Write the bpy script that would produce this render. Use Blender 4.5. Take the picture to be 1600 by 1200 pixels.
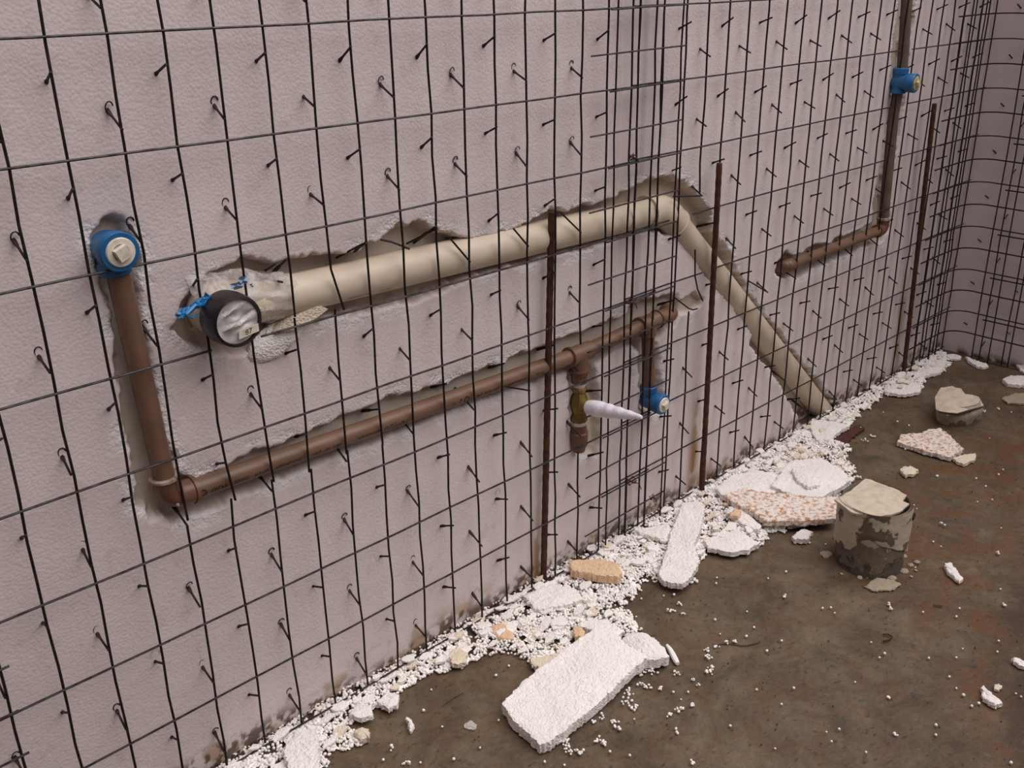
import bpy, bmesh, math, random
import numpy as np
from mathutils import Vector, Matrix

scn = bpy.context.scene
for o in list(bpy.data.objects): bpy.data.objects.remove(o)
COL = scn.collection
random.seed(7); RNG = np.random.default_rng(7)

# ---------------------------------------------------------------- camera
F_PX, YAW, PITCH, ROLL = 1529.72, 0.76363, 0.39247, -0.01823
CAM = np.array([-0.39766, -1.30438, 1.27021])
def basis():
    cy, sy, cp, sp = math.cos(YAW), math.sin(YAW), math.cos(PITCH), math.sin(PITCH)
    f = np.array([sy*cp, cy*cp, -sp]); r = np.array([cy, -sy, 0.0]); u = np.cross(r, f)
    c, s = math.cos(ROLL), math.sin(ROLL)
    return c*r + s*u, -s*r + c*u, f
RX, RY, RF = basis()
cd = bpy.data.cameras.new('camera'); cam = bpy.data.objects.new('camera', cd); COL.objects.link(cam)
cd.sensor_width = 36.0; cd.lens = F_PX/1600*36; cd.clip_start = 0.02
cam.matrix_world = Matrix(((RX[0], RY[0], -RF[0], CAM[0]), (RX[1], RY[1], -RF[1], CAM[1]),
                           (RX[2], RY[2], -RF[2], CAM[2]), (0, 0, 0, 1)))
scn.camera = cam
def at(u, v, axis=1, val=0.03):
    """survey helper: a point seen at (u, v) on the plane axis=val (0 x, 1 y, 2 z)"""
    d = RX*(u-800)/F_PX - RY*(v-600)/F_PX + RF
    return CAM + d*((val-CAM[axis])/d[axis])

# ---------------------------------------------------------------- light, exposure
w = bpy.data.worlds.new('overcast_sky'); scn.world = w; w.use_nodes = True
nt = w.node_tree; bg = nt.nodes['Background']
tc = nt.nodes.new('ShaderNodeTexCoord'); sp = nt.nodes.new('ShaderNodeSeparateXYZ'); rp = nt.nodes.new('ShaderNodeValToRGB')
nt.links.new(tc.outputs['Generated'], sp.inputs[0]); nt.links.new(sp.outputs['Z'], rp.inputs[0])
rp.color_ramp.elements[0].position = 0.0; rp.color_ramp.elements[0].color = (0.62, 0.60, 0.64, 1)
rp.color_ramp.elements[1].position = 0.8; rp.color_ramp.elements[1].color = (1.0, 0.955, 0.99, 1)
nt.links.new(rp.outputs[0], bg.inputs[0]); bg.inputs[1].default_value = 0.80
sd = bpy.data.lights.new('sun_behind_cloud', 'SUN'); sd.energy = 1.75; sd.angle = math.radians(65); sd.color = (1.0, 0.96, 0.93)
sun = bpy.data.objects.new('sun_behind_cloud', sd); COL.objects.link(sun)
sun.rotation_euler = Vector((-0.30, 0.52, -1.15)).to_track_quat('-Z', 'Y').to_euler()
vs = scn.view_settings; vs.view_transform = 'Standard'; vs.look = 'None'; vs.gamma = 1; vs.use_curve_mapping = False
vs.exposure = 0.30

# ---------------------------------------------------------------- noise
class VN:
    def __init__(s, seed): s.t = np.random.default_rng(seed).random((256, 256))
    def __call__(s, x, y):
        x = np.asarray(x, float); y = np.asarray(y, float)
        xi = np.floor(x).astype(int); yi = np.floor(y).astype(int); fx = x-xi; fy = y-yi
        fx = fx*fx*(3-2*fx); fy = fy*fy*(3-2*fy); a, b, c, d = xi & 255, (xi+1) & 255, yi & 255, (yi+1) & 255
        t = s.t
        return (t[a, c]*(1-fx)+t[b, c]*fx)*(1-fy)+(t[a, d]*(1-fx)+t[b, d]*fx)*fy
def fbm(x, y, s, seed=0, o=3):
    v = 0; a = .5; t = 0
    for k in range(o): v = v+a*VN(seed+k*13)(x*s*2**k+7.3, y*s*2**k+3.1); t += a; a *= .5
    return v/t

# ---------------------------------------------------------------- materials
def mat(name, color, rough=.7, metal=0.0, noise=None, bump=None, spec=.5, trans=0.0):
    """noise=(scale, colour2, lo, hi[, stretch])   bump=(scale, strength, dist)"""
    m = bpy.data.materials.new(name); m.use_nodes = True; n = m.node_tree.nodes; l = m.node_tree.links
    b = n['Principled BSDF']; b.inputs['Roughness'].default_value = rough; b.inputs['Metallic'].default_value = metal
    b.inputs['Base Color'].default_value = (*color, 1); b.inputs['Specular IOR Level'].default_value = spec
    if trans: b.inputs['Transmission Weight'].default_value = trans
    tcn = n.new('ShaderNodeTexCoord')
    if noise:
        t = n.new('ShaderNodeTexNoise'); t.inputs['Scale'].default_value = noise[0]; t.inputs['Detail'].default_value = 5
        l.new(tcn.outputs['Object'], t.inputs['Vector'])
        r = n.new('ShaderNodeValToRGB'); r.color_ramp.elements[0].position = noise[2]; r.color_ramp.elements[1].position = noise[3]
        r.color_ramp.elements[0].color = (*color, 1); r.color_ramp.elements[1].color = (*noise[1], 1)
        l.new(t.outputs[0], r.inputs[0]); l.new(r.outputs[0], b.inputs['Base Color'])
    if bump:
        t = n.new('ShaderNodeTexNoise'); t.inputs['Scale'].default_value = bump[0]; t.inputs['Detail'].default_value = 4
        l.new(tcn.outputs['Object'], t.inputs['Vector'])
        bp = n.new('ShaderNodeBump'); bp.inputs['Strength'].default_value = bump[1]; bp.inputs['Distance'].default_value = bump[2]
        l.new(t.outputs[0], bp.inputs['Height']); l.new(bp.outputs[0], b.inputs['Normal'])
    return m

def foam_material(name, base, wall=False):
    """expanded polystyrene: fused beads; 'mark' colour attribute: R melt and painted groove shade, G rust, B dirt and painted hole, A torn"""
    m = bpy.data.materials.new(name); m.use_nodes = True; n = m.node_tree.nodes; l = m.node_tree.links
    b = n['Principled BSDF']; b.inputs['Roughness'].default_value = .85; b.inputs['Specular IOR Level'].default_value = .25
    tcn = n.new('ShaderNodeTexCoord')
    v = n.new('ShaderNodeTexVoronoi'); v.inputs['Scale'].default_value = 210 if wall else 260; l.new(tcn.outputs['Object'], v.inputs['Vector'])
    ns = n.new('ShaderNodeTexNoise'); ns.inputs['Scale'].default_value = 9; ns.inputs['Detail'].default_value = 6; l.new(tcn.outputs['Object'], ns.inputs['Vector'])
    r = n.new('ShaderNodeValToRGB'); r.color_ramp.elements[0].position = .3; r.color_ramp.elements[1].position = .7
    r.color_ramp.elements[0].color = (*[c*.9 for c in base], 1); r.color_ramp.elements[1].color = (*base, 1)
    l.new(ns.outputs[0], r.inputs[0]); colour = r.outputs[0]
    bp = n.new('ShaderNodeBump'); bp.inputs['Distance'].default_value = .0022; bp.inputs['Strength'].default_value = .45 if wall else .8
    bp.invert = True; l.new(v.outputs['Distance'], bp.inputs['Height']); l.new(bp.outputs[0], b.inputs['Normal'])
    if wall:
        at_ = n.new('ShaderNodeAttribute'); at_.attribute_name = 'mark'; sx = n.new('ShaderNodeSeparateColor'); l.new(at_.outputs['Color'], sx.inputs[0])
        def mix(fac, c2, col):
            x = n.new('ShaderNodeMix'); x.data_type = 'RGBA'; l.new(fac, x.inputs[0]); l.new(col, x.inputs[6]); x.inputs[7].default_value = (*c2, 1)
            return x.outputs[2]
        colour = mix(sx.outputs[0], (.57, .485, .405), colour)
        colour = mix(at_.outputs['Alpha'], (.80, .755, .75), colour)
        colour = mix(sx.outputs[1], (.36, .20, .07), colour)
        colour = mix(sx.outputs[2], (.10, .06, .035), colour)
        ml = n.new('ShaderNodeMath'); ml.operation = 'MULTIPLY_ADD'; l.new(at_.outputs['Alpha'], ml.inputs[0]); ml.inputs[1].default_value = .6; ml.inputs[2].default_value = .24
        l.new(ml.outputs[0], bp.inputs['Strength'])
    l.new(colour, b.inputs['Base Color'])
    return m

FOAM = (.74, .635, .625)
M = {}
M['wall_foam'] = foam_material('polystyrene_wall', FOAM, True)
M['foam'] = foam_material('polystyrene', (.93, .87, .84))
M['foam_bead'] = mat('polystyrene_beads', (.94, .89, .86), .8, noise=(25, (.82, .68, .56), .55, .75), spec=.25)
M['foam_orange'] = foam_material('polystyrene_soiled', (.80, .56, .36))
M['wire'] = mat('dark_steel_wire', (.012, .008, .008), .55, .25, noise=(60, (.045, .026, .02), .5, .75), spec=.3)
M['wire_light'] = mat('galvanised_wire', (.06, .055, .057), .45, .5, noise=(90, (.02, .014, .014), .42, .62), spec=.4)
M['rust'] = mat('rusty_rebar', (.045, .014, .007), .85, .1, noise=(70, (.105, .034, .012), .45, .7), bump=(300, .6, .002))
M['white_pvc'] = mat('cream_pvc', (.64, .53, .415), .38, noise=(14, (.55, .445, .335), .45, .75), bump=(8, .08, .004))
M['brown_pvc'] = mat('brown_pvc', (.195, .105, .066), .42, noise=(16, (.145, .077, .05), .4, .7))
M['brown_dark'] = mat('brown_pvc_fitting', (.13, .058, .035), .38, noise=(20, (.18, .085, .055), .4, .7))
M['dusty_pipe'] = mat('dusty_brown_pvc', (.12, .075, .052), .6, noise=(30, (.17, .115, .085), .4, .7))
M['glue'] = mat('dried_pipe_glue', (.42, .32, .27), .6, noise=(80, (.25, .15, .12), .4, .6))
M['blue_pvc'] = mat('blue_pvc', (.012, .10, .27), .4, noise=(30, (.02, .14, .32), .4, .7))
M['plug'] = mat('cream_plastic_plug', (.72, .66, .56), .5, noise=(60, (.55, .47, .36), .5, .7))
M['plug_yellow'] = mat('dirty_plastic_plug', (.62, .52, .30), .6, noise=(120, (.25, .16, .06), .45, .65))
M['black'] = mat('black_rubber', (.012, .008, .009), .35, bump=(60, .3, .002))
M['brass'] = mat('aged_brass', (.20, .125, .035), .42, .65, noise=(60, (.33, .21, .06), .45, .65))
M['white_tape'] = mat('white_tape', (.78, .74, .80), .55, bump=(70, .6, .004))
M['sealing_tape'] = mat('thread_tape', (.62, .57, .52), .6)
M['ink'] = mat('black_print', (.02, .012, .01), .6)
M['mortar'] = mat('mortar_dabs', (.36, .29, .215), .9, bump=(60, .6, .004))
M['dark_hole'] = mat('inside_of_pipe', (.03, .022, .018), .9)
M['blue_bag'] = mat('blue_plastic_strip', (.01, .17, .42), .25)
M['dirt'] = mat('dark_grit', (.05, .03, .02), .95, noise=(80, (.12, .07, .045), .4, .7))
M['red_chip'] = mat('red_crumb', (.35, .03, .05), .6)

def plastic_film():
    m = bpy.data.materials.new('clear_plastic_film'); m.use_nodes = True; n = m.node_tree.nodes; l = m.node_tree.links
    b = n['Principled BSDF']; b.inputs['Base Color'].default_value = (.72, .66, .62, 1); b.inputs['Roughness'].default_value = .22
    tr = n.new('ShaderNodeBsdfTransparent'); mx = n.new('ShaderNodeMixShader'); t = n.new('ShaderNodeTexNoise'); tcn = n.new('ShaderNodeTexCoord')
    l.new(tcn.outputs['Object'], t.inputs['Vector']); t.inputs['Scale'].default_value = 45; t.inputs['Distortion'].default_value = 2
    r = n.new('ShaderNodeMapRange'); r.inputs[1].default_value = .35; r.inputs[2].default_value = .7; r.inputs[3].default_value = .3; r.inputs[4].default_value = .75
    l.new(t.outputs[0], r.inputs[0]); l.new(r.outputs[0], mx.inputs[0]); l.new(tr.outputs[0], mx.inputs[1]); l.new(b.outputs[0], mx.inputs[2])
    l.new(mx.outputs[0], n['Material Output'].inputs['Surface'])
    return m
M['film'] = plastic_film()
M['wrinkled'] = mat('wrinkled_film_cap', (.42, .38, .37), .3, noise=(40, (.62, .58, .57), .4, .62), bump=(30, .5, .006))

def floor_material():
    m = bpy.data.materials.new('dirty_concrete'); m.use_nodes = True; n = m.node_tree.nodes; l = m.node_tree.links
    b = n['Principled BSDF']; tcn = n.new('ShaderNodeTexCoord')
    def noise(s, d=8, rgh=.6, dist=0, sc=(1, 1, 1)):
        mp = n.new('ShaderNodeMapping'); mp.inputs['Scale'].default_value = sc; l.new(tcn.outputs['Object'], mp.inputs[0])
        t = n.new('ShaderNodeTexNoise'); t.inputs['Scale'].default_value = s; t.inputs['Detail'].default_value = d; t.inputs['Roughness'].default_value = rgh
        t.inputs['Distortion'].default_value = dist; l.new(mp.outputs[0], t.inputs['Vector']); return t.outputs[0]
    def ramp(src, a, ca, bb, cb):
        r = n.new('ShaderNodeValToRGB'); r.color_ramp.elements[0].position = a; r.color_ramp.elements[1].position = bb
        r.color_ramp.elements[0].color = (*ca, 1); r.color_ramp.elements[1].color = (*cb, 1); l.new(src, r.inputs[0]); return r.outputs[0]
    def mix(f, a, bb):
        x = n.new('ShaderNodeMix'); x.data_type = 'RGBA'; l.new(f, x.inputs[0])
        for i, c in ((6, a), (7, bb)):
            if isinstance(c, tuple): x.inputs[i].default_value = (*c, 1)
            else: l.new(c, x.inputs[i])
        return x.outputs[2]
    base = ramp(noise(7, 12, .78, .4), .38, (.055, .039, .023), .62, (.170, .126, .080))
    at_ = n.new('ShaderNodeAttribute'); at_.attribute_name = 'mark'; sx = n.new('ShaderNodeSeparateColor'); l.new(at_.outputs['Color'], sx.inputs[0])
    rn = ramp(noise(9, 9, .75, .5), .42, (0, 0, 0), .60, (1, 1, 1))
    mu = n.new('ShaderNodeMath'); mu.operation = 'MULTIPLY'; l.new(rn, mu.inputs[0]); l.new(sx.outputs[0], mu.inputs[1])
    rn2 = ramp(noise(15, 10, .8, .6), .47, (0, 0, 0), .64, (.75, .75, .75))
    mx2 = n.new('ShaderNodeMath'); mx2.operation = 'MAXIMUM'; l.new(mu.outputs[0], mx2.inputs[0]); l.new(rn2, mx2.inputs[1])
    c = mix(mx2.outputs[0], base, (.125, .052, .017))
    c = mix(sx.outputs[1], c, (.045, .024, .013))
    c = mix(ramp(noise(60, 6, .7, 0, (1, 1.6, 1)), .57, (0, 0, 0), .67, (.9, .9, .9)), c, (.030, .019, .012))
    c = mix(ramp(noise(130, 4, .6), .64, (0, 0, 0), .74, (.6, .6, .6)), c, (.24, .15, .095))
    l.new(c, b.inputs['Base Color'])
    l.new(ramp(noise(4, 5), .4, (.42, .42, .42), .62, (.75, .75, .75)), b.inputs['Roughness'])
    bp = n.new('ShaderNodeBump'); bp.inputs['Strength'].default_value = .8; bp.inputs['Distance'].default_value = .005
    l.new(noise(45, 8, .7), bp.inputs['Height']); l.new(bp.outputs[0], b.inputs['Normal'])
    return m
M['floor'] = floor_material()
M['shade_wall'] = mat('shade_wall_grey', (.27, .24, .23), .9, noise=(4, (.22, .20, .185), .4, .6), bump=(30, .5, .01))  # grey for the unseen walls added to hold back sky light

# ---------------------------------------------------------------- mesh helpers
def link(name, me, parent=None, material=None, smooth=False):
    o = bpy.data.objects.new(name, me); COL.objects.link(o)
    if parent is not None: o.parent = parent
    if material is not None and not me.materials: me.materials.append(material)
    if smooth and len(me.polygons): me.polygons.foreach_set('use_smooth', np.ones(len(me.polygons), bool))
    return o
class MB:
    def __init__(s): s.v = []; s.f = []
    def add(s, vs_, fs):
        k = len(s.v); s.v += [tuple(float(c) for c in p) for p in vs_]; s.f += [tuple(i+k for i in f) for f in fs]; return s
    def tube(s, pts, r, n=8, caps=True):
        P = [np.array(p, float) for p in pts]; rs = r if hasattr(r, '__len__') else [r]*len(P)
        up = None; V = []
        for i, p in enumerate(P):
            t = P[min(i+1, len(P)-1)]-P[max(i-1, 0)]; t /= (np.linalg.norm(t)+1e-12)
            if up is None: up = np.array([0, 0, 1.]) if abs(t[2]) < .9 else np.array([0, 1., 0])
            a = np.cross(t, up); a /= np.linalg.norm(a); b = np.cross(a, t); up = b
            for k in range(n):
                th = 2*math.pi*k/n; V.append(p+rs[i]*(math.cos(th)*a+math.sin(th)*b))
        Fs = [(i*n+k, i*n+(k+1) % n, (i+1)*n+(k+1) % n, (i+1)*n+k) for i in range(len(P)-1) for k in range(n)]
        if caps: Fs += [tuple(range(n-1, -1, -1)), tuple((len(P)-1)*n+k for k in range(n))]
        return s.add(V, Fs)
    def lathe(s, p0, d, prof, n=24, caps=True):
        """prof = [(distance along d, radius)]"""
        p0 = np.array(p0, float); d = np.array(d, float); d /= np.linalg.norm(d)
        up = np.array([0, 0, 1.]) if abs(d[2]) < .9 else np.array([1., 0, 0])
        a = np.cross(d, up); a /= np.linalg.norm(a); b = np.cross(a, d); V = []
        for h, r in prof:
            for k in range(n):
                th = 2*math.pi*k/n; V.append(p0+d*h+r*(math.cos(th)*a+math.sin(th)*b))
        m_ = len(prof)
        Fs = [(i*n+k, i*n+(k+1) % n, (i+1)*n+(k+1) % n, (i+1)*n+k) for i in range(m_-1) for k in range(n)]
        if caps: Fs += [tuple(range(n-1, -1, -1)), tuple((m_-1)*n+k for k in range(n))]
        return s.add(V, Fs)
    def build(s, name, material, parent=None, smooth=True, loc=None):
        me = bpy.data.meshes.new(name); V = s.v
        if loc is not None: V = [(x-loc[0], y-loc[1], z-loc[2]) for x, y, z in V]
        me.from_pydata(V, [], s.f); me.materials.append(material)
        bm = bmesh.new(); bm.from_mesh(me); bmesh.ops.recalc_face_normals(bm, faces=bm.faces); bm.to_mesh(me); bm.free()
        if smooth:
            me.polygons.foreach_set('use_smooth', [len(p.vertices) < 5 for p in me.polygons])
            me.set_sharp_from_angle(angle=math.radians(38))
        o = link(name, me, parent)
        if loc is not None: o.location = loc
        return o
def arc(c, a0, a1, e1, e2, r, n=10):
    """points c + r(cos a e1 + sin a e2)"""
    c, e1, e2 = map(lambda q: np.array(q, float), (c, e1, e2))
    return [c+r*(math.cos(a)*e1+math.sin(a)*e2) for a in np.linspace(a0, a1, n)]
def tag(o, label=None, cat=None, group=None, kind=None):
    if label: o['label'] = label
    if cat: o['category'] = cat
    if group: o['group'] = group
    if kind: o['kind'] = kind
    return o
def empty(name, loc=(0, 0, 0)):
    o = bpy.data.objects.new(name, None); COL.objects.link(o); o.location = tuple(map(float, loc)); o.empty_display_size = .05
    return o
class Thing:
    """an Empty at the base; parts are given in world coordinates"""
    def __init__(s, name, loc, label, cat, group=None):
        s.loc = np.array(loc, float); s.e = tag(empty(name, loc), label, cat, group)
    def part(s, name, mb, material, smooth=True, label=None):
        o = mb.build(name, material, s.e, smooth, None)
        o.data.transform(Matrix.Translation(Vector(-s.loc)))
        if label: o['label'] = label
        return o
    def sub(s, par, name, mb, material, label=None):
        o = mb.build(name, material, par, True, None); o.data.transform(Matrix.Translation(Vector(-s.loc)))
        if label: o['label'] = label
        return o
def grid_mesh(name, P, nu, nv, material, attr=None, smooth=True):
    me = bpy.data.meshes.new(name); me.vertices.add(nu*nv); me.vertices.foreach_set('co', P.astype(np.float32).ravel())
    i = np.arange(nu-1)[:, None]*nv+np.arange(nv-1)[None, :]
    q = np.stack([i, i+1, i+nv+1, i+nv], -1).reshape(-1, 4); nf = len(q)
    me.loops.add(nf*4); me.loops.foreach_set('vertex_index', q.ravel().astype(np.int32))
    me.polygons.add(nf); me.polygons.foreach_set('loop_start', np.arange(0, nf*4, 4, dtype=np.int32))
    me.update(calc_edges=True)
    if smooth: me.polygons.foreach_set('use_smooth', np.ones(nf, bool))
    if attr is not None:
        a = me.color_attributes.new('mark', 'FLOAT_COLOR', 'POINT'); a.data.foreach_set('color', attr.astype(np.float32).ravel())
    me.materials.append(material); return me
def sdist(x, z, poly):
    """signed distance, negative inside"""
    p = np.array(poly, float); q = np.roll(p, -1, 0); d = np.full(x.shape, 1e9); ins = np.zeros(x.shape, bool)
    for (ax, az), (bx, bz) in zip(p, q):
        ex, ez = bx-ax, bz-az; t = np.clip(((x-ax)*ex+(z-az)*ez)/(ex*ex+ez*ez+1e-12), 0, 1)
        d = np.minimum(d, (x-ax-t*ex)**2+(z-az-t*ez)**2)
        c = ((az > z) != (bz > z)) & (x < (bx-ax)*(z-az)/((bz-az) if bz != az else 1e-12)+ax); ins ^= c
    d = np.sqrt(d); return np.where(ins, -d, d)

# ================================================================ the setting
# ---- floor
fx = np.linspace(-.64, 3.2, 260); fy = np.linspace(-2.7, .13, 190)
X, Y = np.meshgrid(fx, fy, indexing='ij')
Zf = (fbm(X, Y, 3, 5)-.5)*.004-.002
rustpoly = [at(u, v, 2, 0)[:2] for u, v in [(1380, 790), (1500, 690), (1650, 660), (1750, 900), (1700, 1300), (1560, 1260), (1500, 1010), (1430, 940)]]
rust = np.clip(.5-sdist(X, Y, rustpoly)/.12, 0, 1)
darkpoly = [at(u, v, 2, 0)[:2] for u, v in [(1560, 930), (1700, 860), (1800, 1250), (1590, 1300), (1570, 1100)]]
dark = np.clip(.5-(sdist(X, Y, darkpoly)+(fbm(X, Y, 14, 9)-.5)*.12)/.06, 0, 1)*.8
wallpoly = [(-.8, .13), (3.2, .13), (3.2, -.10), (1.5, -.16), (-.8, -.12)]
attr = np.stack([np.clip(.30+rust*1.2, 0, 1), dark, 0*X, 0*X+1], -1)
me = grid_mesh('floor', np.stack([X, Y, Zf], -1), 260, 190, M['floor'], attr)
tag(link('floor', me), kind='structure')

# ---- left foam wall with the carved pipe chases
def wp(pts, y=.03): return [tuple(at(u, v, 1, y)[[0, 2]]) for u, v in pts]
CH_WHITE = wp([(262, 512), (285, 470), (305, 440), (330, 425), (355, 415), (380, 402), (410, 405), (435, 408), (470, 400), (500, 398), (540, 392),
 (570, 388), (598, 370), (622, 352), (645, 345), (670, 352), (690, 362), (720, 366), (750, 372), (790, 362), (815, 350), (850, 332), (870, 322),
 (890, 327), (930, 316), (960, 308), (985, 296), (1003, 283), (1020, 275), (1045, 273), (1068, 280), (1085, 292), (1100, 312), (1113, 333), (1117, 360),
 (1133, 382), (1148, 405), (1158, 430), (1175, 462), (1207, 503), (1242, 548), (1272, 583), (1312, 636), (1330, 670), (1262, 680), (1240, 640), (1222, 605),
 (1205, 580), (1178, 552), (1172, 535), (1176, 520), (1160, 500), (1148, 485), (1140, 470), (1120, 455), (1108, 440), (1096, 425), (1090, 410),
 (1085, 392), (1075, 385), (1062, 378), (1055, 370), (1040, 368), (1020, 362), (1000, 366), (975, 372), (955, 378), (930, 388), (905, 395),
 (880, 402), (850, 405), (835, 412), (800, 420), (770, 427), (740, 436), (700, 455), (660, 468), (648, 478), (620, 480), (600, 485), (575, 490),
 (550, 495), (525, 500), (500, 505), (480, 510), (455, 515), (430, 522), (405, 532), (400, 545), (385, 556), (340, 560), (310, 550), (285, 535)])
CH_BROWN = wp([(158, 343), (142, 360), (148, 400), (155, 430), (166, 470), (172, 520), (183, 600), (198, 700), (215, 790), (235, 812), (275, 822),
 (310, 808), (360, 785), (430, 755), (500, 725), (560, 705), (640, 672), (720, 640), (800, 610), (850, 595), (888, 583), (892, 610), (893, 690),
 (903, 712), (935, 712), (942, 690), (940, 640), (935, 600), (932, 570), (960, 553), (985, 540), (999, 548), (1000, 600), (1000, 640), (1020, 652),
 (1042, 642), (1036, 600), (1033, 560), (1025, 532), (1055, 512), (1070, 484), (1062, 464), (1045, 458), (1030, 465), (1003, 468), (990, 475),
 (985, 490), (970, 500), (955, 500), (930, 512), (905, 518), (880, 526), (850, 540), (800, 556), (790, 566), (760, 573), (740, 580), (700, 600),
 (690, 596), (670, 608), (640, 612), (610, 616), (590, 630), (560, 640), (530, 653), (500, 666), (470, 680), (430, 693), (400, 702), (370, 716),
 (340, 733), (310, 745), (290, 742), (280, 735), (262, 690), (250, 640), (245, 590), (232, 540), (225, 490), (222, 450), (225, 420), (215, 380),
 (202, 352), (180, 338)])
CH_RIGHT = wp([(1210, 425), (1215, 405), (1228, 392), (1240, 400), (1258, 392), (1270, 382), (1285, 378), (1300, 383), (1305, 370), (1330, 366),
 (1350, 355), (1362, 345), (1368, 300), (1373, 270), (1381, 230), (1389, 180), (1394, 150), (1392, 110), (1397, 60), (1405, 0), (1412, -60), (1437, -60),
 (1432, 0), (1423, 60), (1419, 100), (1415, 160), (1408, 200), (1398, 250), (1392, 290), (1391, 330), (1389, 360), (1380, 380), (1360, 384),
 (1330, 397), (1300, 410), (1270, 424), (1250, 434), (1222, 438)])
CH_NOTCH = wp([(1060, 468), (1085, 455), (1100, 466), (1098, 480), (1080, 492), (1064, 496)])
XS = []; xx = -.35
while xx < 3.04: XS.append(xx); xx += .0030+.0012*max(0, xx)
XS.append(3.04); XS = np.array(XS); ZS = np.linspace(-.01, 1.34, 420)
X, Z = np.meshgrid(XS, ZS, indexing='ij')
def sm(t): t = np.clip(t, 0, 1); return t*t*(3-2*t)
rag = (fbm(X, Z, 45, 3)-.5)*.022+(VN(77)(X*170, Z*170)-.5)*.004
dW = sdist(X, Z, CH_WHITE)+rag; dB = sdist(X, Z, CH_BROWN)+rag*.8; dR = sdist(X, Z, CH_RIGHT)+rag*.7; dN = sdist(X, Z, CH_NOTCH)+rag*.6
depth = np.maximum.reduce([.036*sm(-dW/.010), .024*sm((-dB+.003)/.016), .034*sm(-dR/.008), .014*sm(-dN/.008)])
depth = depth*(1+.18*(fbm(X, Z, 22, 31)-.5))
dmin = np.minimum.reduce([dW, dB, dR, dN])
strip = sm((X-1.203)/.008)*sm((1.283-X)/.008)
torn = sm(1-np.abs(dmin-.004)/.022)*sm((fbm(X, Z, 18, 51)-.42)/.16)*(dmin > -.002)
depth += torn*.003*VN(91)(X*230, Z*230)+strip*.006
Yw = .03+depth+(fbm(X, Z, 2.2, 21)-.5)*.004+(VN(5)(X*260, Z*260)-.5)*.0004
melt_shade = sm(-dmin/.006)*.95  # melted foam tone with the shade of the chases painted in
rs = np.zeros_like(X)
for x0, zt0 in ((at(839, 850)[0], .26), (at(1084, 710)[0], .36), (at(1401, 540)[0], .42)):
    rs = np.maximum(rs, np.exp(-((X-x0)/.020)**2)*sm((zt0-Z)/.25)*sm((fbm(X*2, Z*.8, 30, 61)-.22)/.3)*.95)
rs = np.maximum(rs, sm((fbm(X, Z, 26, 71)-.5)/.2)*sm((.075-Z)/.05)*.65)
rs = np.maximum(rs, sm((fbm(X, Z, 40, 73)-.72)/.1)*.13)
dirt = sm((fbm(X, Z, 75, 81)-.46)/.08)*sm((.042+.05*fbm(X, Z*0, 7, 83)-.02-Z)/.030)*.85
# small burnt rings and scuffs of the cutting tool
for (u, v) in [(778, 770), (785, 875), (925, 790), (700, 905), (243, 1022), (745, 925)]:
    p = at(u, v, 1, .03); rr = np.hypot((X-p[0])*1.1, Z-p[2]); dirt = np.maximum(dirt, sm(1-np.abs(rr-.008)/.003)*sm((Z-p[2]+.006)/.004)*.5)
p = at(930, 683, 1, .03); dirt = np.maximum(dirt, sm(1.4-np.hypot((X-p[0])/.0045, (Z-p[2])/.016))*.95)  # dark ellipse: shade of a small foam hole painted beside the valve
attr = np.stack([melt_shade, np.clip(rs, 0, 1), np.clip(dirt, 0, 1), torn*.9], -1)
P = np.stack([X, Yw, Z], -1)
wall = empty('wall_left'); tag(wall, kind='structure')
cuts_x = [0, int(np.searchsorted(XS, 1.203)), int(np.searchsorted(XS, 1.283)), len(XS)-1]
for k in range(3):
    a, b = cuts_x[k], cuts_x[k+1]+1
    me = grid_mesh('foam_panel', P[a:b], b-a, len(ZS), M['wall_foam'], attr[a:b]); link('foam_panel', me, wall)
mb = MB()
mb.add([(-.64, .03, 1.34), (3.04, .03, 1.34), (3.04, .03, 2.1), (-.64, .03, 2.1), (3.04, .14, 2.1), (-.64, .14, 2.1), (-.64, .14, 0), (3.2, .14, 0), (3.2, .14, 2.1)],
       [(0, 1, 2, 3), (3, 2, 4, 5), (6, 5, 8, 7)])
mb.add([(-.64, .03, 0), (-.35, .03, 0), (-.35, .03, 1.34), (-.64, .03, 1.34)], [(0, 1, 2, 3)])
o = mb.build('foam_panel', M['wall_foam'], wall, False)
# ---- right foam wall
yy = np.linspace(-2.6, .05, 200); zz = np.linspace(-.01, 2.1, 160)
Yg, Zg = np.meshgrid(yy, zz, indexing='ij')
Xg = 3.04+(fbm(Yg, Zg, 2.5, 33)-.5)*.005
dirt = sm((fbm(Yg, Zg, 50, 81)-.42)/.1)*sm((.03-Zg)/.03)
attr = np.stack([0*Yg, 0*Yg, dirt, 0*Yg], -1)
wr = empty('wall_right'); tag(wr, kind='structure')
link('foam_panel', grid_mesh('foam_panel', np.stack([Xg, Yg, Zg], -1), 200, 160, M['wall_foam'], attr), wr)
mb = MB(); mb.add([(3.15, -2.6, 0), (3.15, .14, 0), (3.15, .14, 2.1), (3.15, -2.6, 2.1), (3.04, -2.6, 2.1), (3.04, .03, 2.1)], [(0, 1, 2, 3), (3, 2, 5, 4)])
mb.build('foam_panel', M['wall_foam'], wr, False)
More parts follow.
